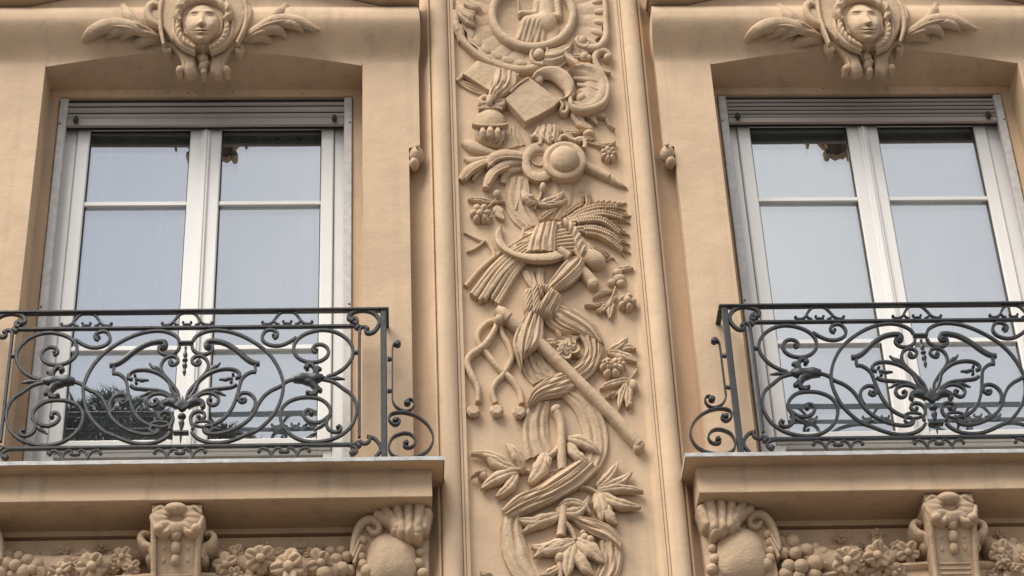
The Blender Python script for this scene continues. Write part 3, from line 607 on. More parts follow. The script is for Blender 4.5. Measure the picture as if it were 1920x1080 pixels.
pc('brush_tip', rod(K(3, (1415, 470), (1480, 508), (1562, 546)), [q4(56), q4(40), q4(6)], .014, n=14, twist=2), TO)
SP = pc('flower_sprig', rosette(k1(3, 1420, 285), q4(68), 7, .022), label='sprig with a small rosette')
for b_, t_, w_, be in (((1050, 100), (1225, 95), 34, .12), ((1300, 190), (1475, 178), 36, .18), ((1200, 160), (1312, 165), 40, 0), ((1060, 105), (1160, 165), 30, 0)): pc('leaf', leaf(k1(3, *b_), k1(3, *t_), q4(w_), be, (.018, .028)), SP)
pc('bud', polar(k1(3, 1262, 130), q4(46), q4(26), dome(.022), lift=.02), SP); pc('stem', rod(K(3, (1100, 130), (1180, 180), (1280, 200), (1375, 240)), q4(20), .012), SP)

# --- long ribbon from the hats to the sheaf, with a leaf sprig on it
RB = pc('ribbon', loft(K(3, (625, 470), (612, 580), (616, 700), (670, 800), (760, 880)), K(3, (790, 470), (800, 560), (812, 680), (850, 770), (880, 830)), .012, .006, 3, .005, tilt=.006), label='flat ribbon loop between the hats and the wheat')
pc('ribbon_band', loft(K(3, (850, 480), (880, 600), (900, 720), (880, 800)), K(3, (1128, 485), (1134, 580), (1110, 700), (1040, 795)), .010, .006, 3, .004, tilt=.006), RB)
pc('ribbon_turn', rod(K(3, (690, 720), (735, 600), (760, 580), (790, 650), (830, 720)), q4(16), .016, n=20), RB)
pc('ribbon_edge', rod(K(3, (760, 870), (740, 940), (690, 1010), (640, 1060)), [q4(34), q4(24)], .016, n=14), RB)
S2 = pc('leaf_sprig', leaf(k1(3, 862, 655), k1(3, 742, 560), q4(74), -.12, (.03, .04), curl=.012), label='sprig of small leaves and a bud')
for b_, t_, w_, be in (((870, 668), (1072, 575), 62, .10), ((885, 668), (1098, 638), 44, .08)): pc('leaf', leaf(k1(3, *b_), k1(3, *t_), q4(w_), be, (.026, .036)), S2)
pc('stem', rod(K(3, (835, 715), (868, 655), (895, 580)), q4(18), .022), S2); pc('bud', polar(k1(3, 905, 548), q4(26), q4(36), dome(.02), lift=.024), S2)
FL = pc('flower', rosette(k1(3, 420, 748), q4(84), 6, .02, H=.02), label='open six-petal flower with bud')
pc('flower_bead', berry(k1(3, 412, 745), q4(26), .036), FL); pc('flower', rosette(k1(3, 470, 785), q4(46), 5, .014), FL)
for b_, t_, w_, be in (((500, 660), (320, 632), 44, .05), ((535, 690), (600, 790), 76, 0.), ((520, 660), (610, 650), 22, 0.)): pc('leaf', leaf(k1(3, *b_), k1(3, *t_), q4(w_), be, (.016, .026)), FL)
pc('bud', berry(k1(3, 548, 598), q4(34), .016), FL); pc('stem', rod(K(3, (480, 695), (530, 650), (550, 610)), q4(16), .012), FL)

# --- wheat sheaf
SH = pc('wheat_sheaf', loft(K(3, (760, 890), (900, 830), (1080, 800)), K(4, (700, 190), (850, 170), (1100, 130)), .022, .018, 5, .006, n=20), label='sheaf of wheat with bent ears')
# straw: lower-left ends
for i in range(15):
    f = i/14; e = [(300, 415), (340, 470), (378, 492), (420, 512), (452, 500), (500, 505), (545, 535)][min(6, int(f*7))]; e = (e[0]+random.uniform(-12, 12), e[1]+random.uniform(-20, 8))
    s_ = (680+200*f*.5, 60+150*f); mid = ((s_[0]+e[0])/2-30+50*f, (s_[1]+e[1])/2-10-35*f)
    pc('straw', rod(K(4, s_, mid, e), [q4(26), q4(30), q4(random.uniform(24, 40))], .012+.022*math.sin(math.pi*f)+random.uniform(-.004, .004), n=14), SH)
for i in range(9):                                  # stalks in the middle
    f = i/8; pc('straw', rod(K(3, (640+18*i, 1010+14*i), (820+6*i, 900+22*i), (1010, 840+26*i), (1160, 800+30*i)), q4(22), .022+.016*math.sin(math.pi*f), n=16), SH)
def ear(P_, w_, li):
    li = np.array([.6, 1., .95, .45])*li
    p = spl(K(3, *P_), 22); qn = perp(p); e0 = rod(K(3, *P_), [q4(w_*.55), q4(w_*.8), q4(w_*.7), q4(w_*.2)], li, n=18); o = pc('ear', e0, SH)
    mb = MB()
    for k in range(3, 21):
        for s_ in (-1, 1):
            le = float(np.interp(k/21, [0, .33, .66, 1], li)); c = p[k]; tip = p[min(21, k+1)]+(p[min(21, k+1)]-p[k-1])*.35+qn[k]*s_*q4(w_)*.46*(1-.5*(k/21)**3)
            mb.add(*rod([c, (c+tip)/2+qn[k]*s_*.5, tip], [2.2, 4.0, 1.0], [le+.004, le+.009, le+.003], n=5, m_=5, rg=0))
            if k % 2 == 0:
                t2 = tip+(p[min(21, k+1)]-p[k-1])*1.6+qn[k]*s_*q4(w_)*.4; mb.add(*rod([tip, (tip+t2)/2, t2], [1.5, 1.1, .5], [le+.003, le*.8, le*.5], n=4, m_=4, rg=0))
    mb.build('grains', REL, o)
for P_, w_, li in ((((1090, 790), (1200, 730), (1330, 690), (1480, 690)), 44, .030), (((1100, 800), (1230, 765), (1370, 740), (1520, 775)), 50, .036), (((1110, 815), (1240, 790), (1380, 800), (1500, 890)), 50, .040), (((1170, 860), (1300, 860), (1420, 900), (1510, 970)), 48, .034), (((1180, 880), (1330, 900), (1440, 960), (1520, 1030)), 44, .028),
                   (((1060, 770), (1150, 700), (1200, 670), (1215, 610)), 30, .022), (((1200, 740), (1245, 700), (1258, 660), (1252, 600)), 34, .026), (((880, 800), (940, 750), (990, 720), (1030, 690)), 32, .018), (((1240, 980), (1310, 1030), (1370, 1060), (1400, 1085)), 36, .024)): ear(P_, w_, li)
pc('binding_band', loft(K(3, (850, 838), (805, 940), (775, 1040)), K(3, (1022, 808), (1003, 910), (1000, 1045)), [.048, .054, .05], .012, 4, .005, n=20), SH)
pc('twisted_cord', rod(K(3, (1060, 805), (1120, 850), (1165, 910), (1190, 980), (1230, 1060)), [q4(50), q4(60), q4(62), q4(60)], .046, n=40, twist=6), SH)
pc('cord_knot', polar(k1(4, 1300, 190), q4(100), q4(62), dome(.03), lift=.03, rot=.4), SH)
pc('cord_tail', loft(K(4, (1160, 30), (1150, 120), (1200, 190)), K(4, (1220, 20), (1290, 120), (1390, 200)), .034, .014, 3, .005, n=16), SH)

# --- sickle
SK = pc('sickle', loft(K(3, (585, 838), (540, 890), (536, 950), (580, 1020), (680, 1080))+K(4, (830, 202), (980, 198), (1080, 168)), K(3, (590, 845), (590, 900), (600, 950), (640, 1005), (710, 1040))+K(4, (830, 140), (960, 128), (1040, 112)), [.03, .05, .056, .056, .054], .006, tilt=-.012, n=46), label='crescent sickle blade laid over the wheat')
pc('ferrule', rod(K(4, (1030, 120), (1070, 145), (1110, 170)), q4(66), .05, n=10), SK)
pc('sickle_handle', rod(K(4, (1170, 235), (1235, 305), (1295, 372)), [q4(86), q4(88), q4(90)], .020, n=14), SK)
pc('handle_end', polar(k1(4, 1298, 372), q4(44), q4(40), dome(.012), lift=.034), SK)
# --- rake
RK = pc('hay_fork', rod(K(3, (292, 895), (360, 930), (430, 962)), [q4(14), q4(22)], .010, n=10), label='small hay fork')
pc('fork_tine', rod(K(3, (310, 1046), (380, 1020), (460, 955)), [q4(12), q4(22)], .012, n=12), RK); pc('fork_shaft', rod(K(3, (460, 955), (500, 1000), (530, 1070))+K(4, (520, 190),), [q4(26), q4(38), q4(30)], .014, n=16), RK)

# --- big knotted drapery
Q4 = lambda x0, y0, r0, h0, x1, y1, r1, h1: (*k1(4, x0, y0), q4(r0), h0, *k1(4, x1, y1), q4(r1), h1)
kf = caps([Q4(800, 450, 50, .046, 805, 555, 46, .042), Q4(845, 425, 42, .056, 858, 585, 44, .052), Q4(885, 415, 34, .062, 895, 470, 22, .050), Q4(925, 420, 34, .060, 1000, 470, 40, .056), Q4(975, 470, 44, .066, 880, 590, 40, .062), Q4(1015, 490, 44, .058, 940, 600, 44, .054), Q4(1040, 500, 26, .040, 1010, 590, 30, .040), Q4(830, 595, 30, .044, 960, 612, 36, .040)], 1500.)
x0, y0 = k1(4, 735, 370); x1, y1 = k1(4, 1085, 660)
KN = pc('knotted_drapery', hfield(x0, x1, y0, y1, .5, lambda X, Y: kf(X, Y)*(1+.05*np.sin(X*1.1+Y*.6)), P0-.012, P0, .035), label='large knot of cloth with hanging folds')
pc('loop', loft(K(4, (935, 400), (1000, 300), (1085, 195), (1160, 170)), K(4, (1000, 440), (1120, 375), (1220, 275), (1232, 200)), [.03, .045, .05, .045], .014, 3, .006), KN)
pc('tie', loft(K(4, (738, 290), (775, 360), (820, 415)), K(4, (830, 285), (850, 340), (870, 405)), [.012, .02, .03], .008, 2, .004, n=16), KN)
pc('tie', loft(K(4, (845, 270), (855, 340), (870, 405)), K(4, (915, 265), (915, 340), (920, 400)), [.012, .02, .03], .008, 1.5, .003, n=16), KN)
pc('drape', loft(K(4, (795, 575), (720, 700), (672, 830), (700, 940), (735, 1050)), K(4, (905, 615), (912, 720), (900, 830), (820, 900), (755, 960)), [.035, .045, .05, .05, .03], .014, 4, .007, n=36), KN)
pc('drape', loft(K(4, (905, 615), (930, 690), (1030, 760), (1180, 775)), K(4, (1000, 600), (1030, 680), (1110, 740), (1185, 765)), .022, .010, 2, .005), KN)
pc('drape', loft(K(4, (1050, 530), (1190, 590), (1320, 700), (1385, 850)), K(4, (960, 610), (1040, 690), (1190, 760), (1330, 850)), [.035, .04, .04, .03], .012, 3.5, .007, n=36), KN)
pc('drape', loft(K(5, (1382, 85), (1365, 200), (1310, 310), (1215, 392)), K(5, (1190, 30), (1235, 140), (1180, 240), (1080, 310)), [.03, .028, .03, .03], .010, 4, .007, n=36), KN)
pc('drape', loft(K(5, (735, 210), (750, 320), (825, 420)), K(5, (880, 160), (940, 270), (1020, 330)), .010, .006, 4, .005, n=24), KN)
# --- rose in the drapery
RO = pc('rose', polar(k1(4, 1080, 885), q4(92), q4(78), lambda r, t_: .018*np.sqrt(np.maximum(0, 1-np.asarray(r)**2))+.006*np.abs(np.sin(2.5*np.asarray(t_)+5*np.asarray(r))), lift=.03, out=lambda t_: .86+.14*np.cos(5*t_)), label='rose in the folds of the cloth')
for a in range(5): pc('rose_petal', polar((k1(4, 1080, 885)[0]+q4(62)*math.cos(a*1.256+.3), k1(4, 1080, 885)[1]+q4(50)*math.sin(a*1.256+.3)), q4(52), q4(40), lambda r, t_: .016*np.asarray(r)**1.5+.003, lift=.030, rot=a), RO)
for b_, t_, w_, be in (((1000, 830), (905, 840), 60, 0.), ((1040, 800), (985, 700), 40, .1), ((1150, 880), (1235, 960), 50, .1), ((1100, 800), (1190, 790), 44, .1)): pc('leaf', leaf(k1(4, *b_), k1(4, *t_), q4(w_), be, (.02, .028)), RO)

# --- staff and knotted whip
SF = pc('staff', rod(K(4, (575, 605), (720, 720))+K(5, (905, 120), (1200, 410), (1450, 660), (1655, 890)), [q4(84), q4(86), q4(84), q4(84), q4(80)], .030, n=50, m_=9), label='long round staff crossing the drapery')
pc('staff_cap', rod(K(4, (545, 585), (585, 612), (640, 655)), [q4(70), q4(100), q4(96)], .034, n=12), SF); pc('staff_tip', polar(k1(5, 1655, 892), q4(42), q4(46), dome(.012), lift=.034, rot=.8), SF)
WH = pc('whip_thong', rod(K(4, (548, 665), (470, 690), (412, 750), (395, 815), (425, 880))+K(5, (470, 180), (560, 290), (660, 380), (725, 480), (742, 570)), [q4(44), q4(44), q4(46), q4(50), q4(48)], .012, n=44), label='knotted whip thongs hanging from the staff')
pc('whip_thong', rod(K(4, (555, 670), (520, 760), (450, 860), (345, 935))+K(5, (315, 250), (350, 345), (398, 440), (402, 555)), [q4(42), q4(48), q4(52), q4(48), q4(46)], .022, n=44), WH)
pc('whip_thong', rod(K(4, (570, 670), (590, 770), (640, 860), (665, 960))+K(5, (650, 250), (600, 340), (535, 410), (512, 480), (535, 565)), [q4(36), q4(44), q4(46), q4(46), q4(46)], .014, n=44), WH)
pc('whip_collar', polar(k1(4, 565, 662), q4(40), q4(34), dome(.02), lift=.04), WH)
for c in ((365, 612), (545, 608), (722, 622)):
    X = k1(5, *c); pc('tassel', slab([(X[0]+q4(58)*math.cos(a)*(.9 if k % 2 else 1), X[1]+q4(46)*math.sin(a)) for k, a in enumerate(np.linspace(.3, 6.58, 8)[:-1])], .040, [(.45, -.004), (.95, .012), (1.05, .026), (.85, .036), (.6, .040)]), WH)

# --- small sprigs along the right edge
S3 = pc('petal_sprig', leaf(k1(4, 1490, 265), k1(4, 1612, 250), q4(44), .0, (.014, .022)), label='loose petals beside the knot')
pc('stem', rod(K(4, (1400, 200), (1450, 175), (1490, 220), (1500, 262)), q4(14), .008), S3)
for c, rx, ry in (((1485, 300), 40, 30), ((1500, 345), 52, 34), ((1440, 378), 34, 26), ((1512, 382), 36, 28)): pc('petal', polar(k1(4, *c), q4(rx), q4(ry), dome(.018), lift=.010), S3)
S5 = pc('rose_sprig', rosette(k1(4, 1562, 525), q4(74), 5, .026, H=.022), label='rose sprig with pointed leaves')
pc('rose_heart', berry(k1(4, 1562, 512), q4(34), .036), S5)
for b_, t_, w_, be in (((1450, 440), (1295, 488), 36, .1), ((1400, 530), (1230, 540), 28, -.08), ((1480, 470), (1400, 570), 30, 0.), ((1440, 510), (1425, 640), 66, 0.), ((1400, 530), (1320, 590), 50, -.2)): pc('leaf', leaf(k1(4, *b_), k1(4, *t_), q4(w_), be, (.014, .026)), S5)
pc('stem', rod(K(4, (1470, 400), (1450, 470), (1400, 550)), q4(18), .012), S5)
S6 = pc('flower_spray', rosette(k1(5, 1440, 290), q4(96), 6, .020, H=.024, ry=q4(80)), label='upright spray of leaves and ruffled flowers')
pc('ruffle', rosette(k1(5, 1500, 260), q4(56), 5, .03), S6); pc('ruffle', rosette(k1(5, 1405, 260), q4(48), 5, .034), S6)
for b_, t_, w_, be in (((1410, 160), (1570, 50), 60, .06), ((1500, 145), (1636, 130), 58, -.1), ((1410, 165), (1640, 235), 66, -.06), ((1580, 385), (1350, 445), 60, .06), ((1560, 400), (1500, 600), 60, .06), ((1480, 470), (1390, 520), 24, 0.), ((1570, 420), (1560, 590), 70, -.05)): pc('leaf', leaf(k1(5, *b_), k1(5, *t_), q4(w_), be, (.014, .028)), S6)
pc('bud', polar(k1(5, 1610, 430), q4(34), q4(48), dome(.024), lift=.014, rot=-.4), S6); pc('bud', berry(k1(5, 1580, 575), q4(26), .016), S6)
pc('stem', rod(K(5, (1640, 300), (1590, 370), (1520, 450), (1440, 530)), [q4(16), q4(20), q4(14)], .012), S6)

# --- ribbon folds round the laurel branch
R2 = pc('swirling_ribbon', loft(K(5, (1040, 318), (920, 375), (820, 460), (778, 570)), K(5, (1160, 445), (1050, 492), (900, 525), (800, 610)), [.03, .04, .045, .03], .012, 4, .006, n=36), label='broad ribbon swirling round the laurel branch')
pc('ribbon_fold', loft(K(5, (790, 590), (752, 720), (748, 850), (768, 1010)), K(5, (960, 545), (945, 700), (960, 840), (1000, 930)), [.018, .016, .014, .012], .010, 2.6, .006, n=36, tilt=-.006), R2)
pc('ribbon_fold', loft(K(5, (1155, 448), (1300, 560), (1382, 690), (1412, 830), (1400, 960))+K(6, (1330, 270),), K(5, (1050, 510), (1150, 620), (1205, 760), (1225, 880), (1240, 980))+K(6, (1200, 300),), [.016, .014, .014, .016, .024], .008, 2.5, .004, n=44), R2)
pc('ribbon_fold', loft(K(6, (1165, 178), (1010, 275), (860, 375), (700, 450), (585, 560)), K(6, (1345, 230), (1230, 345), (1060, 450), (850, 555), (640, 645)), [.035, .045, .045, .045, .035], .014, 4, .007, n=46), R2)
pc('ribbon_fold', loft(K(6, (600, 620), (568, 740), (588, 900), (650, 1040), (700, 1120)), K(6, (750, 590), (745, 700), (790, 870), (850, 1000), (930, 1120)), [.028, .022, .02, .02], .012, 2.2, .006, n=36, tilt=-.008), R2)
pc('ribbon_fold', loft(K(6, (1110, 600), (1290, 630), (1440, 690), (1520, 800), (1505, 860)), K(6, (1150, 650), (1260, 735), (1390, 790), (1480, 850), (1515, 880)), [.03, .035, .035, .03], .012, 2.5, .006, n=30), R2)
pc('ribbon_fold', loft(K(6, (1525, 840), (1530, 950), (1500, 1060), (1450, 1130)), K(6, (1345, 800), (1350, 900), (1340, 1000), (1290, 1120)), [.02, .016, .014], .010, 3, .006, n=24), R2)
pc('ribbon_fold', loft(K(6, (870, 290), (900, 330), (960, 320)), K(6, (930, 160), (960, 220), (1010, 260)), .014, .006, 3, .004, n=14), R2)
LA = pc('laurel_branch', rod(K(5, (1000, 615), (1040, 700), (1052, 800), (1050, 930), (1058, 1085)), [q4(80), q4(66), q4(68), q4(78), q4(70)], .022, n=26), label='thick cut laurel branch with broad leaves')
pc('branch', rod(K(5, (1030, 920), (980, 960), (925, 985)), [q4(60), q4(46), q4(40)], .022, n=12), LA); pc('cut_end', polar(k1(5, 1005, 605), q4(40), q4(28), dome(.008), lift=.036, rot=-.5), LA)
pc('branch', rod(K(6, (1065, 545), (1062, 640), (1045, 770)), [q4(66), q4(70), q4(74)], .026, n=16), LA); pc('branch', rod(K(6, (1080, 670), (1130, 725), (1160, 800)), [q4(50), q4(38), q4(30)], .024, n=12), LA)
pc('branch', rod(K(6, (1042, 930), (1038, 1000), (1040, 1110)), q4(50), .02, n=12), LA)
for i, b_, t_, w_, be in ((5, (1100, 835), (1355, 955), 86, -.10), (5, (1105, 870), (1285, 1030), 80, .10), (6, (690, 242), (430, 72), 92, -.10), (6, (660, 252), (345, 120), 76, .14), (6, (750, 235), (615, 40), 84, .08), (6, (720, 262), (425, 392), 96, .08), (6, (700, 285), (535, 455), 84, -.1), (6, (470, 265), (345, 302), 20, .1),
                         (6, (930, 118), (790, 350), 130, -.10), (6, (940, 140), (960, 240), 60, .1), (6, (1330, 380), (1492, 182), 84, .08), (6, (1330, 388), (1602, 262), 84, .10), (6, (1330, 420), (1692, 418), 66, -.08), (6, (1340, 430), (1672, 532), 84, .08), (6, (1320, 430), (1365, 640), 112, -.08), (6, (1390, 510), (1488, 665), 84, .10),
                         (6, (1010, 550), (1265, 452), 88, .30), (6, (1030, 530), (1282, 588), 66, -.22), (6, (1035, 590), (708, 632), 96, -.10), (6, (1020, 610), (748, 732), 76, .06), (6, (1152, 800), (815, 842), 112, -.10), (6, (1145, 812), (835, 925), 84, .10), (6, (1165, 800), (1385, 972), 118, -.06),
                         (6, (1145, 820), (1095, 1085), 116, .04), (6, (1150, 860), (1305, 1068), 100, .06), (6, (1030, 1000), (885, 1065), 66, -.1), (6, (520, 1090), (415, 1040), 50, 0.), (6, (780, 250), (690, 245), 30, 0.)):
    pc('laurel_leaf', leaf(k1(i, *b_), k1(i, *t_), q4(w_), be, (.026, .036), crown=.013, curl=.008), LA)
pc('leaf_stem', rod(K(6, (680, 245), (740, 250), (800, 262)), q4(26), .02, n=10), LA); pc('leaf_stem', rod(K(6, (1190, 385), (1260, 395), (1345, 440)), q4(26), .022, n=10), LA)
for c, r in (((435, 297), 36), ((1230, 782), 36), ((1272, 800), 36), ((1218, 745), 26), ((1040, 940), 44)): pc('bay_berry', berry(k1(6, *c), q4(r), .024), LA)
#PART4
# ================================================================== wrought-iron railings
RY = -.12
def railing(bx):
    G = T('balcony_railing', (bx, RY, 6.357), 'dark wrought iron scroll railing on the balcony of the window with the conifer reflection', 'railing', 'wrought iron balcony railings')
    S7 = 7.2; off = {1: (330, 570), 2: (330, 720), 3: (480, 570), 4: (480, 720), 5: (640, 570), 6: (640, 720)}
    def z(i, *p): return [(off[i][0]+x/S7, off[i][1]+y/S7) for x, y in p]
    def wx(P): X = WV(P, RY); return np.stack([X[:, 0], X[:, 2]], 1)         # -> (X, Z) metres
    def both(name, pts, w_=.0105, d_=.015, eyes=(), taper=None, label=None, n=None, sub=None, dy=0.):   # a scroll and its mirror image
        P = wx(pts)
        for s in (-1, 1):
            Q_ = P.copy()
            if s < 0: Q_[:, 0] = 2*bx-Q_[:, 0]
            mb = MB(); mb.add(*bar(Q_, RY+dy, w_*1.24, d_*1.12, n=n, taper=taper, px=False))
            for (e, r) in eyes:
                ex = wx([e])[0].copy()
                if s < 0: ex[0] = 2*bx-ex[0]
                mb.add(*disc(ex, RY+dy, r*1.12, d_*1.12+.004, px=False))
            mb.build(name, IRON, G, 50)
    def z1(i, x, y): return z(i, (x, y))[0]
    # frame
    HZ = W(540, 576.3, RY-.016)[2]
    b = MB(); b.box(bx-.812, bx+.812, RY-.016, RY+.016, HZ-.012, HZ, .003); b.build('handrail', IRON, G)
    for s in (-1, 1):
        x0, x1 = sorted((bx+s*.790, bx+s*.812)); b = MB(); b.box(x0, x1, RY+.0165, .004, HZ-.0115, HZ-.0005, .003); b.build('handrail_return', IRON, G)
        x0, x1 = sorted((bx+s*.777, bx+s*.802)); b = MB(); b.box(x0, x1, RY-.011, RY+.011, 6.356, HZ-.0125, .003); b.build('post', IRON, G)
    zt = wx(z(3, (400, 310)))[0][1]; zb = wx(z(4, (400, 830)))[0][1]
    b = MB(); b.box(bx-.672, bx+.672, RY-.010, RY+.010, zt-.007, zt+.007, .003); b.build('upper_rail', IRON, G)
    b = MB(); b.box(bx-.672, bx+.672, RY-.010, RY+.010, zb-.007, zb+.007, .003); b.build('lower_rail', IRON, G)
    xb = wx(z(3, (1395, 700)))[0][0]-bx
    for s in (-1, 1): b = MB(); b.box(*sorted((bx+s*(xb-.006), bx+s*(xb+.006))), RY-.009, RY+.009, zb+.03, zt-.012, .003); b.build('panel_bar', IRON, G)
    # main loops
    both('large_loop', z(1, (228, 505), (260, 450), (340, 400), (450, 365), (560, 357), (700, 372), (840, 412), (960, 465), (1080, 535), (1190, 615), (1280, 705), (1350, 805), (1400, 905), (1432, 1000))+z(4, (368, 10), (362, 100), (332, 220), (272, 360), (190, 470), (100, 560), (0, 635))+z(2, (960, 682), (820, 742), (680, 785), (540, 800), (400, 782), (300, 742), (240, 692), (212, 650)), n=90)
    both('shield_bar', z(1, (465, 575), (430, 600), (405, 560), (425, 515), (480, 503), (560, 510), (660, 535), (760, 588), (850, 655), (930, 725), (1010, 780), (1080, 805), (1130, 808)), .016, .018, eyes=[(z1(1, 437, 572), .007)], n=50)
    both('shield_link', z(1, (1070, 825), (1070, 905)), .010, .014)
    both('shield_side', z(1, (1082, 918), (1010, 924), (940, 962), (892, 1012), (868, 1070))+z(2, (840, 100), (800, 225), (740, 352), (650, 462), (560, 522), (480, 556), (390, 572)), n=44)
    both('collar_scroll', z(1, (215, 575), (240, 632), (310, 675), (400, 680), (470, 650), (495, 600), (480, 555)), n=26)
    both('heart_scroll', z(1, (300, 755), (328, 785), (300, 822), (250, 815), (215, 775), (235, 728), (300, 703), (370, 718), (420, 770), (436, 840), (415, 910), (360, 980), (300, 1040))+z(2, (180, 100), (140, 210)), eyes=[(z1(1, 292, 792), .0055)], n=50)
    both('bud', z(1, (430, 930), (480, 880), (530, 850), (565, 830), (595, 795)), .013, .012, taper=[.6, 1, 1.3, .7, .5], n=16)
    both('upper_frond', z(2, (160, 215), (205, 165), (262, 70))+z(1, (300, 1060), (380, 985), (480, 925), (600, 888), (720, 880), (810, 900), (858, 945), (850, 990), (800, 1005)), .0115, eyes=[(z1(1, 772, 958), .0055)], n=40)
    both('tendril', z(1, (770, 1010), (720, 1008), (670, 1022), (630, 1018), (580, 1022)), .011, .012, taper=[1, .9, 1.1, .8, .5], eyes=[(z1(1, 745, 1055), .006)])
    both('middle_frond', z(2, (200, 210), (300, 140), (400, 92), (520, 72), (660, 58), (760, 42), (815, 8)), .0115, n=30)
    both('tendril', z(2, (470, 105), (560, 110), (620, 140), (672, 158)), .010, .012, taper=[.8, 1.1, .9, .4])
    both('lower_frond', z(2, (230, 215), (330, 145), (430, 122), (520, 142), (572, 195), (558, 260), (500, 290), (442, 265), (430, 222), (462, 198)), eyes=[(z1(2, 472, 218), .0055)], n=40)
    both('acanthus_leaf', z(2, (150, 300), (210, 255), (290, 240), (350, 258), (368, 300), (335, 318)), .018, .026, taper=[1.2, 1.4, 1.2, .9, .8], n=24)
    both('small_scroll', z(2, (300, 430), (345, 480), (385, 445), (380, 400), (320, 372), (240, 392), (198, 450), (202, 520), (230, 570), (222, 615)), eyes=[(z1(2, 308, 450), .0065)], n=36)
    both('oval_ring', [(330+(370+118*math.cos(a))/S7, 720+(542+38*math.sin(a))/S7) for a in np.linspace(0, 2*math.pi, 14)], .008, .012, n=40)
    both('ring_curl', z(2, (480, 565), (492, 610), (450, 645), (395, 625), (400, 600)), .009)
    both('inner_scroll', z(2, (920, 195), (940, 225), (890, 250), (845, 215), (845, 165), (885, 128), (950, 122), (1020, 152), (1065, 212), (1068, 290), (1035, 370)), eyes=[(z1(2, 890, 215), .007)], n=40)
    both('long_arm', z(3, (540, 1012), (420, 1045))+z(4, (320, 38), (200, 95), (100, 175), (30, 280))+z(2, (1050, 400), (960, 502), (840, 582), (700, 642), (560, 672), (450, 672), (390, 650), (370, 612)), n=60)
    both('upper_loop', z(3, (960, 985), (1080, 940), (1200, 860), (1290, 740), (1310, 640), (1282, 545), (1200, 452), (1080, 385), (940, 355), (820, 362), (680, 402), (580, 462), (520, 545), (510, 640), (550, 710), (630, 765), (740, 790), (860, 775), (950, 720), (980, 650), (950, 582), (880, 548), (805, 560), (765, 602), (778, 645), (820, 652)), eyes=[(z1(3, 812, 625), .006)], n=90)
    both('corner_curl', z(3, (545, 455), (440, 520), (340, 560), (230, 565), (130, 530), (85, 470), (100, 402), (160, 352), (240, 358), (290, 402), (278, 450), (236, 462)), eyes=[(z1(3, 235, 430), .006)], n=50)
    both('acanthus_knot', z(3, (500, 1018), (600, 1005), (700, 1000), (800, 1008), (910, 990)), .024, .030, taper=[.8, 1.3, 1.0, 1.3, .6], n=20)
    both('acanthus_curl', z(3, (770, 985), (795, 930), (790, 870), (745, 822), (690, 830), (668, 865)), .013, .022, eyes=[(z1(3, 690, 868), .008)], n=22)
    both('acanthus_curl', z(3, (810, 975), (815, 915), (835, 880), (885, 888)), .014, .022, taper=[1, 1.3, 1.2, .5], n=16)
    both('spike', z(3, (900, 1000), (1000, 1008), (1090, 1005), (1200, 1018)), .011, .012, taper=[1.2, .8, 1.1, .4])
    both('acanthus_curl', z(3, (640, 1035), (740, 1055))+z(4, (790, 30), (850, 80), (890, 95)), .020, .026, taper=[1, 1.3, 1.1, .9, .6], n=18)
    both('acanthus_curl', z(4, (810, 60), (800, 120), (750, 140), (700, 130)), .016, .022, eyes=[(z1(4, 695, 128), .007)], n=14)
    both('lower_loop', z(3, (860, 1015), (960, 1030), (1060, 1062))+z(4, (1170, 60), (1290, 150), (1350, 270), (1355, 400), (1290, 560), (1180, 670), (1040, 742), (880, 780), (730, 785), (580, 750), (460, 680), (370, 580), (330, 460), (348, 340), (430, 250), (560, 197), (700, 182), (840, 197), (940, 252), (1000, 335), (998, 430)), n=100)
    both('loop_curl', z(4, (995, 425), (960, 455), (880, 510), (780, 525), (690, 490), (645, 430), (660, 375), (710, 350), (770, 370)), eyes=[(z1(4, 748, 402), .009)], n=40)
    both('tail_curl', z(4, (996, 420), (955, 510), (970, 600), (1050, 650), (1120, 642), (1148, 600), (1110, 562)), eyes=[(z1(4, 1098, 588), .005)], n=30)
    both('tendril', z(4, (945, 515), (880, 570), (830, 600), (780, 636)), .011, .012, taper=[.8, 1.2, .9, .4])
    # corners
    both('corner_scroll', z(5, (160, 250), (200, 265), (212, 225), (172, 192), (115, 215), (95, 185), (130, 132), (220, 98), (320, 92), (420, 118), (490, 182), (510, 255), (480, 332), (420, 388), (350, 398), (332, 352), (365, 322)), .0125, .018, eyes=[(z1(5, 140, 230), .009), (z1(5, 347, 350), .006)], n=70)
    both('corner_hook', z(5, (245, 400), (250, 345), (285, 312), (340, 318)), .0105, .016)
    both('corner_collar', z(5, (190, 335), (245, 292)), .014, .022)
    both('corner_scroll', z(6, (-60, 825), (100, 825), (180, 852), (208, 900), (165, 945), (120, 915)), .0105, .016, eyes=[(z1(6, 150, 935), .010)], n=24)
    both('corner_scroll', z(6, (245, 770), (300, 808), (368, 782), (382, 722), (345, 710), (440, 735), (515, 820), (520, 910), (465, 985)), .0105, .016, n=36)
    both('corner_collar', z(6, (200, 795), (250, 850)), .014, .022)
    both('stud', z(3, (1325, 655), (1375, 655)), .013, .016)
    # side brackets outside the posts
    both('side_scroll', z(5, (720, 535), (697, 570), (690, 640), (690, 800), (690, 1000))+z(6, (690, 120), (692, 220), (730, 300), (800, 352), (880, 370), (950, 342), (985, 272), (958, 220), (905, 212)), .0055, .020, eyes=[(z1(5, 757, 542), .0125), (z1(6, 890, 255), .012)], n=60)
    both('side_stud', z(5, (622, 745), (690, 745)), .014, .014, taper=[1.2, .7]); both('side_stud', z(6, (622, 95), (690, 95)), .012, .014, taper=[1.2, .8])
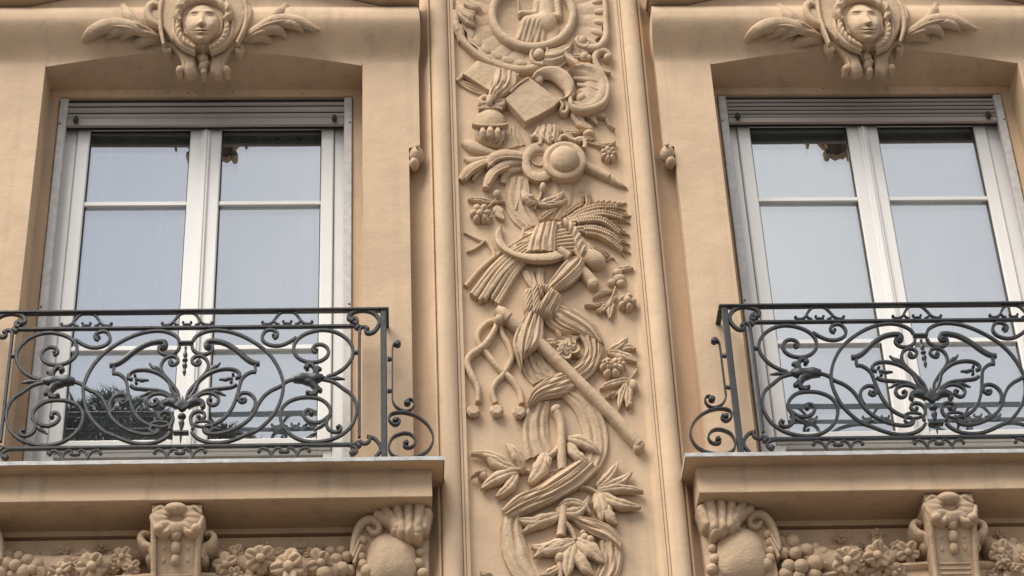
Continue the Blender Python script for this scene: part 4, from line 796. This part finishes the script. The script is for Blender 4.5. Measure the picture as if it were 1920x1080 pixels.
    both('side_volute', z(6, (760, 470), (790, 510), (740, 555), (680, 535), (645, 482), (662, 420), (730, 392), (830, 387), (950, 412), (1070, 472), (1170, 562), (1230, 672), (1235, 782), (1180, 890), (1080, 965)), .0065, .022, eyes=[(z1(6, 728, 495), .010)], n=60)
    both('side_volute', z(6, (1090, 960), (950, 1000), (800, 1005), (700, 970), (650, 900), (648, 820), (690, 732), (780, 682), (870, 667), (950, 692), (1000, 762), (980, 830), (920, 862), (850, 850), (842, 800)), .0065, .022, eyes=[(z1(6, 875, 800), .009)], n=60)
    # collars and drops on the axis
    def axb(name, p0, p1, w_, taper, i):
        P = wx(z(i, p0, ((p0[0]+p1[0])/2, (p0[1]+p1[1])/2), p1)); P[:, 0] = bx
        mb = MB(); mb.add(*bar(P, RY, w_, w_, n=14, taper=taper, px=False)); mb.build(name, IRON, G, 50)
    for i, y in ((1, 530), (2, 660)):
        zz = wx(z(i, (160, y)))[0][1]; mb = MB(); mb.box(bx-.030, bx+.030, RY-.014, RY+.014, zz-.0055, zz+.0055, .002); mb.build('collar', IRON, G)
    axb('top_drop', (165, 585), (160, 740), .015, [.7, .5, 1.2, .5], 1); axb('top_drop', (160, 790), (150, 965), .015, [.6, 1.4, .6, 1.0, .3], 1)
    for i, y, r in ((1, 760, .0115), (2, 440, .017)):
        mb = MB(); zz = wx(z(i, (160, y)))[0][1]; mb.ball((bx, RY, zz), (r, r, r*.85), 12, 8); mb.build('ball', IRON, G)
    axb('bottom_drop', (118, 480), (120, 615), .018, [.6, 1.3, .9, .5], 2); axb('bottom_drop', (112, 680), (100, 800), .010, [1, .8, .3], 2)
    mb = MB(); zz = wx(z(2, (110, 300)))[0][1]; mb.ball((bx, RY-.003, zz), (.020, .014, .030), 14, 9)
    for a in np.linspace(.1, 3.04, 7): mb.add(*bar(np.array([(bx, zz-.022), (bx+.020*math.cos(a), zz-.006+.022*math.sin(a)), (bx+.040*math.cos(a), zz+.004+.036*math.sin(a))]), RY-.008, .013, .018, n=9, taper=[.5, 1.3, .3], px=False))
    mb.build('acanthus_hub', IRON, G)
    # friezes of small arches above and of feet below
    def frieze(cx, i, half, c0):
        for e, r, pts, wd in half:
            P = wx(z(i, *pts)); cz = wx([z1(i, c0, pts[0][1])])[0][0]; dx = P[:, 0]-cz
            for s in (-1, 1):
                Q_ = np.stack([cx+s*dx, P[:, 1]], 1); mb = MB(); mb.add(*bar(Q_, RY, wd*1.2, .014, px=False))
                if e is not None: ex = wx([z1(i, *e)])[0]; mb.add(*disc((cx+s*(ex[0]-cz), ex[1]), RY, r, .014, px=False))
                yield mb
    top = [((105, 250), .0065, ((108, 272), (180, 274), (240, 245), (290, 180), (350, 122), (437, 106)), .0085), (None, 0, ((258, 225), (285, 262), (330, 278)), .007), ((385, 240), .0055, ((385, 262), (410, 268), (437, 264)), .007)]
    bot = [((55, 912), .0075, ((60, 885), (110, 866), (170, 890), (215, 945), (240, 1010)), .0085), ((350, 915), .0075, ((228, 960), (245, 915), (285, 872), (330, 862), (352, 890)), .0075), (None, 0, ((350, 915), (395, 920)), .012)]
    for k in (-1, 0, 1):
        first = None
        for mb in frieze(bx+k*.402, 3, top, 437):
            first = mb.build('frieze_arch', IRON, G, 50) if first is None else (mb.build('arch_piece', IRON, first, 50), first)[1]
        first = None
        for mb in frieze(bx+k*.402, 4, bot, 395):
            first = mb.build('frieze_foot', IRON, G, 50) if first is None else (mb.build('foot_piece', IRON, first, 50), first)[1]
    return G
GL = railing(BL)
GR = tree_copy(GL.o, (DX, 0, 0)); GR['label'] = 'dark wrought iron scroll railing on the balcony of the window with cloudy panes'
#PART5
# ================================================================== keystone masks on the hoods
def mk(*p): return [(140+x/4, y/4) for x, y in p]
def mk1(x, y): return (140+x/4, y/4)
HB, HWL = -.078, -.03
def hoodbase(P, n):
    p = spl(P, n); Z = WV(p, -.06)[:, 2]; return hoodY(Z)
def mask(label):
    M = T('keystone_mask', (BL, -.06, 8.55), label, 'mask', 'carved keystone masks'); q = lambda z: z/4
    def pm(name, vf, parent=M, lab=None): return obj(name, vf[0], vf[1], REL, parent, 55, lab)
    ks = dict(base=HB, wall=None)
    ca = pm('cartouche', slab(mk(*[(650, -60), (1270, -60), (1288, 100), (1240, 210), (1180, 290), (1070, 340), (960, 350), (850, 340), (735, 290), (665, 200)]), .030, [(1.0, -.02), (1.02, .018), (.99, .028), (.94, .030)], base=HB))
    for P_, w_ in ((((660, -40), (640, 90), (645, 210), (668, 330)), (30, 34, 34, 20)), (((1260, -20), (1292, 90), (1270, 210), (1215, 320)), (30, 36, 34, 20)), (((745, 150), (745, 250), (800, 330), (900, 385)), (26, 30, 30, 20)), (((1185, 150), (1175, 250), (1120, 330), (1020, 385)), (26, 30, 30, 20))):
        pm('strap', rod(mk(*P_), [q(w) for w in w_], .034, n=20, **ks), ca)
    for s in (-1, 1):
        mr = lambda x: x if s < 0 else 1926-x
        pm('scroll_leg', slab(mk(*[(mr(x), y) for x, y in ((770, 335), (905, 395), (915, 520), (850, 545), (815, 525), (830, 460), (800, 400))]), .055, [(1.0, -.004), (1.03, .02), (.98, .040), (.9, .043)], base=-.012), ca)
        pm('scroll', rod(mk(*[(mr(x), y) for x, y in ((700, 400), (672, 372), (690, 342), (735, 348), (785, 395), (815, 450), (815, 510), (785, 535), (772, 512))]), [q(30), q(44), q(48), q(40), q(34), q(34), q(30)], .04, n=34, base=-.012), ca)
        pm('scroll_eye', polar(mk1(mr(705), 382), q(24), q(20), dome(.012), lift=.05, base=-.012), ca); pm('scroll_eye', polar(mk1(mr(788), 518), q(24), q(22), dome(.014), lift=.05, base=-.012), ca)
    for x, y, r in ((946, 378, 36), (1000, 385, 22), (966, 440, 38), (930, 425, 20), (962, 494, 32), (990, 470, 20), (968, 536, 22)): pm('fruit_drop', berry(mk1(x, y), q(r), .045, base=-.012), ca)
    # face
    def face(X, Y):
        u = ((X-140)*4-957)/136; v = (Y*4-188)/152; wj = 1-.20*np.clip(v, 0, 1)**1.6-.05*np.clip(-v, 0, 1); U = u/wj
        d = U*U+v*v; h = .078*np.sqrt(np.maximum(0, 1-d))
        g = lambda a, b, sa, sb: np.exp(-((u-a)/sa)**2-((v-b)/sb)**2)
        f = .020*np.exp(-((u+.04)/.13)**2)*sm((v+.62)/.25)*sm((.16-v)/.12)*(.35+.65*sm((v+.5)/.6))+.020*g(-.05, .0, .15, .12)+.006*g(-.19, .04, .09, .08)+.006*g(.10, .04, .09, .08)
        for s in (-1, 1):
            f = f-.020*g(s*.46, -.40, .24, .13)+.011*g(s*.45, -.40, .15, .085)+.011*g(s*.44, -.60, .30, .07)-.005*g(s*.45, -.385, .17, .025)+.009*g(s*.55, .05, .25, .25)
        f = f+.010*g(-.02, .325, .24, .05)+.011*g(-.02, .455, .20, .06)-.010*g(-.02, .385, .30, .026)-.006*g(-.02, .57, .3, .06)+.013*g(0, .76, .24, .14)-.006*g(-.03, .2, .06, .08)
        return np.where(d < 1, h+f*np.clip((1-d)*3, 0, 1), 0)
    x0, y0 = mk1(800, 20); x1, y1 = mk1(1110, 350)
    fo = pm('face', hfield(x0, x1, y0, y1, .42, face, HB-.028, HB, None), M, 'smooth carved face with straight nose')
    for P_, w_ in ((((790, 150), (765, 95), (800, 35), (870, 0), (955, -14), (1050, 0), (1120, 40), (1160, 90), (1120, 150)), (30, 66, 58, 54, 56, 54, 58, 66, 30)), (((790, 60), (800, 0), (880, -40), (955, -52), (1050, -40), (1125, 0), (1135, 60)), (30, 60, 70, 70, 70, 60, 30))):
        pm('head_cloth', rod(mk(*P_), [q(w) for w in w_], .062, n=50, rg=.005, twist=9, **ks), M)
    for P_ in (((780, 140), (775, 220), (815, 300), (900, 352)), ((1135, 140), (1140, 220), (1095, 305), (1010, 355))): pm('hair_lock', rod(mk(*P_), [q(34), q(42), q(36), q(18)], .05, n=40, twist=7, **ks), M)
    pm('head', slab(mk(*[(790, 60), (960, -30), (1130, 60), (1100, 240), (960, 350), (820, 240)]), .045, [(1, -.02), (1, .04), (.9, .045)], base=HB), M)
    # leaf wings
    for s, lobes in ((-1, ((((650, 290), (560, 245), (450, 200), (320, 172), (180, 200), (95, 262), (58, 330)), (34, 56, 66, 70, 74, 66, 26)), (((470, 205), (350, 205), (270, 240), (228, 288)), (24, 40, 46, 18)), (((560, 240), (450, 205), (375, 235), (335, 300)), (30, 52, 58, 28)), (((660, 310), (560, 285), (470, 315), (410, 390)), (30, 50, 54, 24)), (((500, 190), (430, 140), (385, 90), (362, 38)), (30, 60, 76, 50)))),
                     (1, ((((1250, 290), (1350, 225), (1450, 165), (1560, 138), (1690, 155), (1840, 225)), (34, 54, 62, 62, 52, 16)), (((1300, 260), (1430, 205), (1530, 215), (1592, 275)), (24, 46, 52, 20)), (((1270, 300), (1380, 262), (1450, 280), (1505, 322)), (26, 42, 46, 18)), (((1480, 180), (1600, 165), (1670, 190), (1715, 228)), (20, 40, 40, 16)), (((1430, 170), (1500, 110), (1560, 75), (1590, 35)), (24, 44, 60, 40))))):
        first = None
        for P_, w_ in lobes:
            vf = rod(mk(*P_), [q(w*1.12) for w in w_], [.008, .018, .022, .018, .008], n=26, flat=.8, base=hoodbase(mk(*P_), 26), rg=.002)
            first = pm('leaf_wing', vf) if first is None else (pm('lobe', vf, first), first)[1]
    for P_ in (((600, 255), (450, 215), (300, 195), (150, 235)), ((640, 270), (520, 235), (440, 225)), ((1290, 265), (1420, 190), (1560, 155), (1700, 170)), ((1290, 280), (1400, 235), (1500, 228)), ((560, 220), (470, 175), (410, 120)), ((1400, 190), (1480, 140), (1540, 100))):
        pm('leaf_rib', rod(mk(*P_), [q(12), q(16), q(8)], [.018, .036, .020], n=18, base=hoodbase(mk(*P_), 18)), ca)
    pm('ear_scroll', rod(mk((640, 190), (570, 150), (545, 80), (580, 30), (630, 40), (640, 80)), [q(40), q(56), q(60), q(56), q(40), q(26)], .03, n=26, **ks), ca)
    pm('ear_scroll', rod(mk((1270, 190), (1310, 130), (1310, 70), (1270, 40)), [q(30), q(44), q(44), q(30)], .03, n=20, **ks), ca)
    return M
ML = mask('carved face mask in a scrolled cartouche over the window with the conifer reflection')
MR = tree_copy(ML.o, (DX, 0, -.006)); MR['label'] = 'carved face mask in a scrolled cartouche over the window with cloudy panes'

# ================================================================== consoles and garlands under the balconies
LB = .085
def tile(x0, y0, s): return lambda *p: [(x0+x/s, y0+y/s) for x, y in p]
TCc, TD, TE, TF = tile(0, 840, 4.3636), tile(400, 840, 4.174), tile(1260, 840, 4.5), tile(1580, 840, 4.5)
def console(bx, label):
    M = T('console_bracket', (bx, LB, 5.8), label, 'bracket', 'scrolled centre brackets under the balconies')
    Yf = lambda z: -.112+.085*sm((6.19-z)/.34)
    def strip(xa, xb, xc, xd, out_, name, parent=M, z0=6.205, z1=5.72, bulge=0.):
        n = 26; z_ = np.linspace(z0, z1, n); k = np.linspace(0, 1, n)
        A = np.stack([bx+xa+(xc-xa)*k, np.zeros(n), z_], 1); B = np.stack([bx+xb+(xd-xb)*k, np.zeros(n), z_], 1); v = np.linspace(0, 1, 7)
        h = (LB-Yf(z_)+out_)[:, None]+bulge*np.sin(math.pi*v)[None]; V, Fc = loft_xyz(A, B, h, LB, LB+.01, 7); return obj(name, rough(V, .001), Fc, REL, parent, 50)
    bo = strip(-.094, .094, -.084, .084, 0, 'body', z0=6.20)
    strip(-.096, -.076, -.085, -.066, .012, 'border', bo, z0=6.115, bulge=.004); strip(.076, .096, .066, .085, .012, 'border', bo, z0=6.115, bulge=.004)
    for z_, r in ((6.085, .024), (6.035, .021), (5.99, .018)):
        mb = MB(); mb.ball((bx, Yf(z_)-.004, z_), (r, .022, r*1.35), 12, 8); mb.build('husk', REL, bo)
        for s in (-1, 1): mb = MB(); mb.ball((bx+s*.045, Yf(z_)+.002, z_+.012), (.010, .008, .022), 8, 6); mb.build('husk_leaf', REL, bo)
    for z_ in (5.935, 5.915, 5.895): mb = MB(); mb.box(bx-.062, bx+.062, Yf(z_)-.004, Yf(z_)+.03, z_-.006, z_+.006, .004); mb.build('fluting', REL, bo)
    dx = bx-BL
    def pt(vf): vf[0][:, 0] += dx; return vf
    ks = dict(base=LB, wall=LB+.01); q = lambda z: z/4.3636
    one = lambda x, y: TCc((x, y))[0]
    sh = obj('shell_head', *pt(polar(one(1446, 595), q(235), q(128), lambda r, t_: .028*np.sqrt(np.maximum(0, 1-np.asarray(r)**2))+.008*np.abs(np.sin(4.5*np.asarray(t_)))*np.asarray(r)-.07*np.exp(-(np.asarray(r)/.27)**4), lift=.185, out=lambda t_: .86+.14*np.abs(np.cos(3.5*t_+.3)), segs=56, rings=9, **ks)), REL, M, 55)
    def sub(nm, vf): obj(nm, *pt(vf), REL, sh, 55)
    sub('shell_cap', polar(one(1440, 500), q(96), q(46), dome(.03), lift=.205, **ks))
    sub('shell_ring', rod([(one(1440, 575)[0]+q(80)*math.cos(a), one(1440, 575)[1]+q(52)*math.sin(a)) for a in np.linspace(-.15, math.pi+.15, 24)], [q(20), q(40), q(46), q(40), q(20)], .20, n=34, flat=.8, **ks))
    for s in (-1, 1):
        mr = lambda x: x if s < 0 else 2900-x
        sub('shell_lobe', rod(TCc(*[(mr(x), y) for x, y in ((1400, 640), (1360, 690), (1300, 680), (1260, 620), (1240, 560))]), [q(30), q(56), q(60), q(50), q(30)], .20, n=20, **ks))
        sub('shell_curl', polar(one(mr(1295), 660), q(44), q(36), dome(.02), lift=.21, **ks))
        sub('shell_lobe', rod(TCc(*[(mr(x), y) for x, y in ((1370, 520), (1310, 490), (1250, 530))]), [q(40), q(50), q(26)], .195, n=14, **ks))
        v_ = obj('side_volute', *pt(rod(TCc(*[(mr(x), y) for x, y in ((1255, 900), (1235, 820), (1180, 790), (1148, 735), (1180, 695), (1225, 705))]), [q(40), q(60), q(70), q(66), q(50), q(30)], .13, n=30, **ks)), REL, M, 55)
        obj('volute_ball', *pt(berry(one(mr(1235), 905), q(44), .10, **ks)), REL, v_, 55)
    return M
console(BL, 'scrolled bracket with shell head between grape and flower swags, balcony beside the knot of cloth')
console(BR, 'scrolled bracket with shell head under the balcony of the window with cloudy panes')

def corner(mir, label):                             # the shield-shaped end bracket, traced at the left balcony's inner end
    f_ = (lambda x: x) if mir is None else (lambda x: 2*mir-x)
    M = T('corner_bracket', (f_(-.50), LB, 5.85), label, 'bracket', 'shield-shaped end brackets under the balconies'); q = lambda z: z/4.174; ks = dict(base=LB, wall=LB+.01)
    one = lambda x, y: TD((x, y))[0]
    def p(nm, vf, parent=M):
        V, Fc = vf
        if mir is not None: V = V.copy(); V[:, 0] = 2*mir-V[:, 0]; Fc = [c[::-1] for c in Fc]
        return obj(nm, V, Fc, REL, parent, 55)
    bk = p('back_plate', slab(TD((1150, 660), (1260, 570), (1440, 500), (1640, 500), (1690, 640), (1690, 1100), (1110, 1100), (1120, 840)), .085, [(1, -.01), (1.0, .07), (.98, .083), (.93, .085)], base=LB))
    sh = p('shield', polar(one(1395, 875), q(182), q(195), lambda r, t_: .046*(1-np.asarray(r)**2.6), lift=.100, out=lambda t_: 1.06*(np.abs(np.cos(t_))**2.6+np.abs(np.sin(t_))**2.6)**(-1/2.6)*(1+.03*np.sin(3*t_)), rings=10, segs=44, **ks))
    for x, y, r in ((1165, 725, 42), (1150, 790, 42), (1152, 855, 42), (1170, 915, 44), (1205, 965, 56), (1605, 905, 44), (1640, 985, 48), (1615, 820, 34), (1500, 1000, 60), (1330, 1020, 50)): p('border_lobe', berry(one(x, y), q(r), .09, **ks), sh)
    Qd = lambda x0, y0, r0, h0, x1, y1, r1, h1: (*one(x0, y0), q(r0), h0, *one(x1, y1), q(r1), h1)
    rf = caps([Qd(1285, 490, 34, .020, 1400, 560, 46, .038), Qd(1345, 455, 40, .030, 1440, 610, 56, .052), Qd(1440, 450, 46, .044, 1475, 650, 54, .058), Qd(1525, 440, 50, .052, 1535, 668, 52, .062), Qd(1615, 445, 56, .056, 1595, 650, 54, .058), Qd(1675, 500, 44, .046, 1650, 620, 44, .046), Qd(1420, 640, 34, .040, 1600, 690, 36, .046)], 1100.)
    x0, y0 = one(1230, 380); x1, y1 = one(1740, 740)
    p('leaf_roll', hfield(x0, x1, y0, y1, .6, lambda X, Y: rf(X, Y)*(1+.03*np.sin(X*.23+Y*.31)), LB-.115, LB-.06, .03))
    p('roll_core', polar(one(1530, 560), q(150), q(110), dome(.02), lift=.115, base=LB, wall=LB))
    p('side_scroll', rod(TD((1085, 840), (1110, 700), (1155, 600), (1225, 560), (1290, 590), (1295, 650), (1245, 665), (1205, 625)), [q(40), q(56), q(66), q(70), q(60), q(50), q(36)], .10, n=40, **ks))
    for P_ in (((1090, 850), (1120, 780), (1140, 720)), ((1100, 900), (1125, 830), (1160, 760))): p('scroll_rib', rod(TD(*P_), q(24), .11, n=12, **ks), bk)
    return M
corner(None, 'shield bracket with leaf roll at the balcony end by the pilaster, conifer window')
corner(BL, 'shield bracket with leaf roll at the far balcony end, away from the pilaster')
corner(AX, 'shield bracket with leaf roll at the balcony end by the pilaster, cloudy window')

def garland(name_loc, label, items, body):
    M = T('garland', name_loc, label, 'garland', 'fruit and flower swags under the balconies')
    obj('swag_body', *rod([(x, y) for x, y in body], [20, 44, 56, 44, 20], .035, n=30, base=LB, rg=.008), REL, M, 60)
    for it in items:
        kind, til, x, y, r = it[:5]; p = til((x, y))[0]; s = {id(TCc): 4.3636, id(TD): 4.174}.get(id(til), 4.5); rm = r/s/450*(.96 if kind == 'f' else 1); lf = it[5] if len(it) > 5 else .05
        X = W(p[0], p[1], LB-lf-rm*.5)
        if kind == 'b':
            mb = MB(); mb.ball((0, 0, 0), 1, 16, 12); u = mb.v[0]; e = np.array([random.uniform(-.5, .5), -1, random.uniform(-.9, -.2)]); e /= np.linalg.norm(e); d_ = u@e
            u = u*(1-.16*np.exp(-((1-d_)/.035))[:, None]+.05*np.exp(-((d_-.93)/.03)**2)[:, None])+e*(d_*random.uniform(.02, .22))[:, None]; mb.v[0] = X+u*rm*1.08; mb.build('fruit', REL, M, 70)
        elif kind == 'f':
            n = it[6] if len(it) > 6 else 6; ph = random.random()*6; mb = MB(); mb.ball(X+np.array([0, -.30*rm, -.12*rm]), (rm*.30, rm*.26, rm*.30), 10, 7); fo = mb.build('flower', REL, M)
            tl = random.uniform(.1, .7); tu = random.uniform(-.5, .5); dn = np.array([tu*.5, -1, -tl]); dn /= np.linalg.norm(dn); e1 = np.cross([0, 0, 1.], dn); e1 /= np.linalg.norm(e1); e2 = np.cross(dn, e1)
            for k in range(n):
                a = ph+k*6.283/n+random.uniform(-.15, .15); mb = MB(); jr = random.uniform(.85, 1.12)
                ax = e1*math.cos(a)+e2*math.sin(a)-dn*random.uniform(-.35, .25); ax /= np.linalg.norm(ax); bx_ = np.cross(dn, ax); c = X+ax*rm*.50*jr
                mb.ball((0, 0, 0), 1, 12, 8); v = mb.v[0]
                mb.v[0] = c+v[:, 0:1]*ax*rm*.44*jr+v[:, 2:3]*bx_*rm*.40+dn*rm*(-v[:, 1:2]*.34+.20*v[:, 0:1]**2+.12*v[:, 2:3]**2-.14*np.exp(-(v[:, 2:3]/.22)**2)*(v[:, 1:2] < 0)); mb.build('petal', REL, fo, 60)
        elif kind == 'l':
            tx, ty, w_ = it[6:9]; vf = leaf(p, til((tx, ty))[0], w_/s, .1, (lf*.5, lf), base=LB, wall=LB+.004); obj('leaf', vf[0], vf[1], REL, M, 55)
    return M
fl = lambda t, x, y, r, lf=.05, n=6: ('f', t, x, y, r, lf, n)
be = lambda t, x, y, r, lf=.05: ('b', t, x, y, r, lf)
lf_ = lambda t, x, y, tx, ty, w_, l=.03: ('l', t, x, y, 40, l, tx, ty, w_)
def rows(t, xs, y, r): return [fl(t, x, y+random.uniform(-20, 20), r*random.uniform(.8, 1.1), .04, random.choice((5, 6))) for x in xs]
garland((-1.9, LB, 5.85), 'swag of round grapes and striped blossoms beyond the shell bracket from the pilaster, conifer window', [be(TCc, *a) for a in ((50, 960, 62, .05), (125, 962, 46, .08), (155, 890, 42, .05), (232, 922, 48, .06), (190, 1020, 60, .06), (310, 960, 50, .06), (335, 1015, 46, .05), (60, 890, 50, .03), (265, 995, 40, .08), (-30, 940, 50, .05), (100, 1050, 50, .05), (-10, 1030, 60, .06))] +
        [fl(TCc, 490, 1015, 100, .08), fl(TCc, 575, 950, 72, .07, 5), fl(TCc, 755, 970, 140, .08, 6), fl(TCc, 690, 890, 70, .05, 5), fl(TCc, 1000, 890, 92, .06, 5), fl(TCc, 1075, 980, 84, .06, 5), fl(TCc, 525, 830, 56, .01, 5), fl(TCc, 835, 805, 56, .01, 5), fl(TCc, 930, 990, 60, .05, 5), fl(TCc, 620, 890, 50, .05, 5),
         lf_(TCc, 420, 930, 330, 850, 80), lf_(TCc, 880, 930, 900, 840, 70), lf_(TCc, 1130, 880, 1190, 790, 60), lf_(TCc, 420, 970, 480, 900, 60), lf_(TCc, 80, 860, 190, 830, 60, .02), lf_(TCc, 880, 1010, 960, 950, 60)] + rows(TCc, (350, 600, 820, 1040), 1090, 100), TCc((-60, 930), (250, 980), (600, 1010), (900, 970), (1180, 860)))
garland((-.9, LB, 5.85), 'swag of open daisies and berries between shell bracket and shield bracket, conifer window', [fl(TD, 370, 865, 125, .09, 6), fl(TD, 592, 930, 150, .09, 7), fl(TD, 95, 915, 105, .06, 5), fl(TD, 680, 775, 70, .01, 5), fl(TD, 845, 900, 120, .07, 5), fl(TD, 385, 765, 60, .01, 5), fl(TD, 170, 825, 76, .05, 5), fl(TD, 175, 1000, 70, .07, 6), fl(TD, 510, 830, 70, .05, 5), fl(TD, 770, 835, 60, .06, 5)] +
        [be(TD, *a) for a in ((960, 875, 46, .07), (1045, 855, 42, .06), (1000, 805, 36, .05), (1005, 950, 52, .07), (1065, 965, 46, .05), (915, 815, 40, .05), (940, 970, 60, .06), (780, 960, 50, .06), (870, 985, 55, .08))] + [lf_(TD, 470, 850, 470, 770, 60), lf_(TD, 300, 830, 250, 760, 60, .02), lf_(TD, 720, 900, 700, 820, 60), lf_(TD, 860, 800, 800, 760, 60, .02), lf_(TD, 60, 830, 10, 740, 50), lf_(TD, 230, 960, 240, 880, 70)] + rows(TD, (80, 300, 480, 720, 950), 1050, 100), TD((20, 830), (250, 930), (560, 970), (850, 930), (1090, 850)))
garland((1.2, LB, 5.85), 'swag of plump grapes and blossoms between shield bracket and shell bracket, cloudy window', [be(TE, *a) for a in ((940, 890, 48, .06), (1042, 890, 48, .08), (1135, 865, 54, .06), (1020, 800, 62, .03), (985, 1000, 54, .07), (1090, 1002, 58, .08), (1205, 975, 64, .07), (1272, 890, 52, .05), (1212, 845, 40, .05), (1290, 985, 44, .05), (1150, 940, 44, .05), (960, 1070, 55, .06), (1070, 1090, 55, .06), (1200, 1080, 60, .06))] +
        [fl(TE, 1470, 955, 140, .09, 6), fl(TE, 1530, 880, 64, .06, 5), fl(TE, 1420, 745, 62, .01, 5), fl(TE, 1480, 1070, 90, .08, 5), fl(TE, 1590, 990, 70, .06, 5), fl(TE, 1345, 870, 50, .03, 5), fl(TF, 90, 900, 84, .07, 6), fl(TF, 285, 905, 130, .08, 6), fl(TF, 140, 1000, 76, .07, 5), fl(TF, 290, 815, 66, .05, 5), fl(TF, 545, 880, 110, .06, 5), fl(TF, 455, 830, 66, .05, 5), fl(TF, 285, 725, 58, .01, 5), fl(TF, 475, 1030, 60, .07, 5), fl(TF, 370, 985, 60, .06, 5),
         lf_(TE, 880, 730, 1045, 745, 70, .02), lf_(TE, 860, 800, 960, 835, 50), lf_(TF, 600, 820, 640, 730, 50), lf_(TF, 420, 940, 400, 860, 60), lf_(TF, 160, 850, 130, 790, 60, .03), lf_(TE, 1320, 940, 1350, 860, 50)] + rows(TF, (60, 250, 430), 1080, 100), TE((880, 780), (1150, 930), (1480, 1000), (1800, 960), (2060, 830)))
garland((2.1, LB, 5.85), 'swag of large blossoms beyond the shell bracket, cloudy window', [fl(TF, 1330, 875, 120, .06, 6), fl(TF, 1440, 830, 74, .05, 5), fl(TF, 1350, 960, 84, .07, 5), fl(TF, 1450, 1030, 66, .07, 5), fl(TF, 1520, 910, 70, .07, 5), fl(TF, 1330, 715, 56, .01, 5), fl(TF, 1600, 960, 100, .06, 6), fl(TF, 1560, 830, 70, .05, 5), lf_(TF, 1250, 800, 1200, 710, 50), lf_(TF, 1420, 930, 1460, 860, 60)] + rows(TF, (1280, 1420, 1560), 1090, 100), TF((1190, 770), (1300, 880), (1500, 950), (1800, 980)))

# arch moulding of the storey below, just rising into view
for bx, lab in ((BL, 'arched plaster moulding of the storey below, under the conifer window'), (BR, 'arched plaster moulding of the storey below, under the cloudy window')):
    A_ = T('arch_moulding', (bx, LB, 5.6), lab, 'moulding', 'arched mouldings of the storey below'); xs = np.linspace(-.85, .85, 60)
    for nm, z0, z1, pr in (('upper_roll', 0., -.035, [(.09, 0), (.03, .0), (.005, -.008), (.0, -.02), (.008, -.032), (.02, -.036)]), ('lower_band', -.036, -.1, [(.02, -.0365), (.02, -.09), (.09, -.09)])):
        V = [(bx+x, y, 5.982-.10*(abs(x)/.75)**2+dz) for x in xs for y, dz in pr]; obj(nm, V, grid(60, len(pr)), PLA, A_, 40)
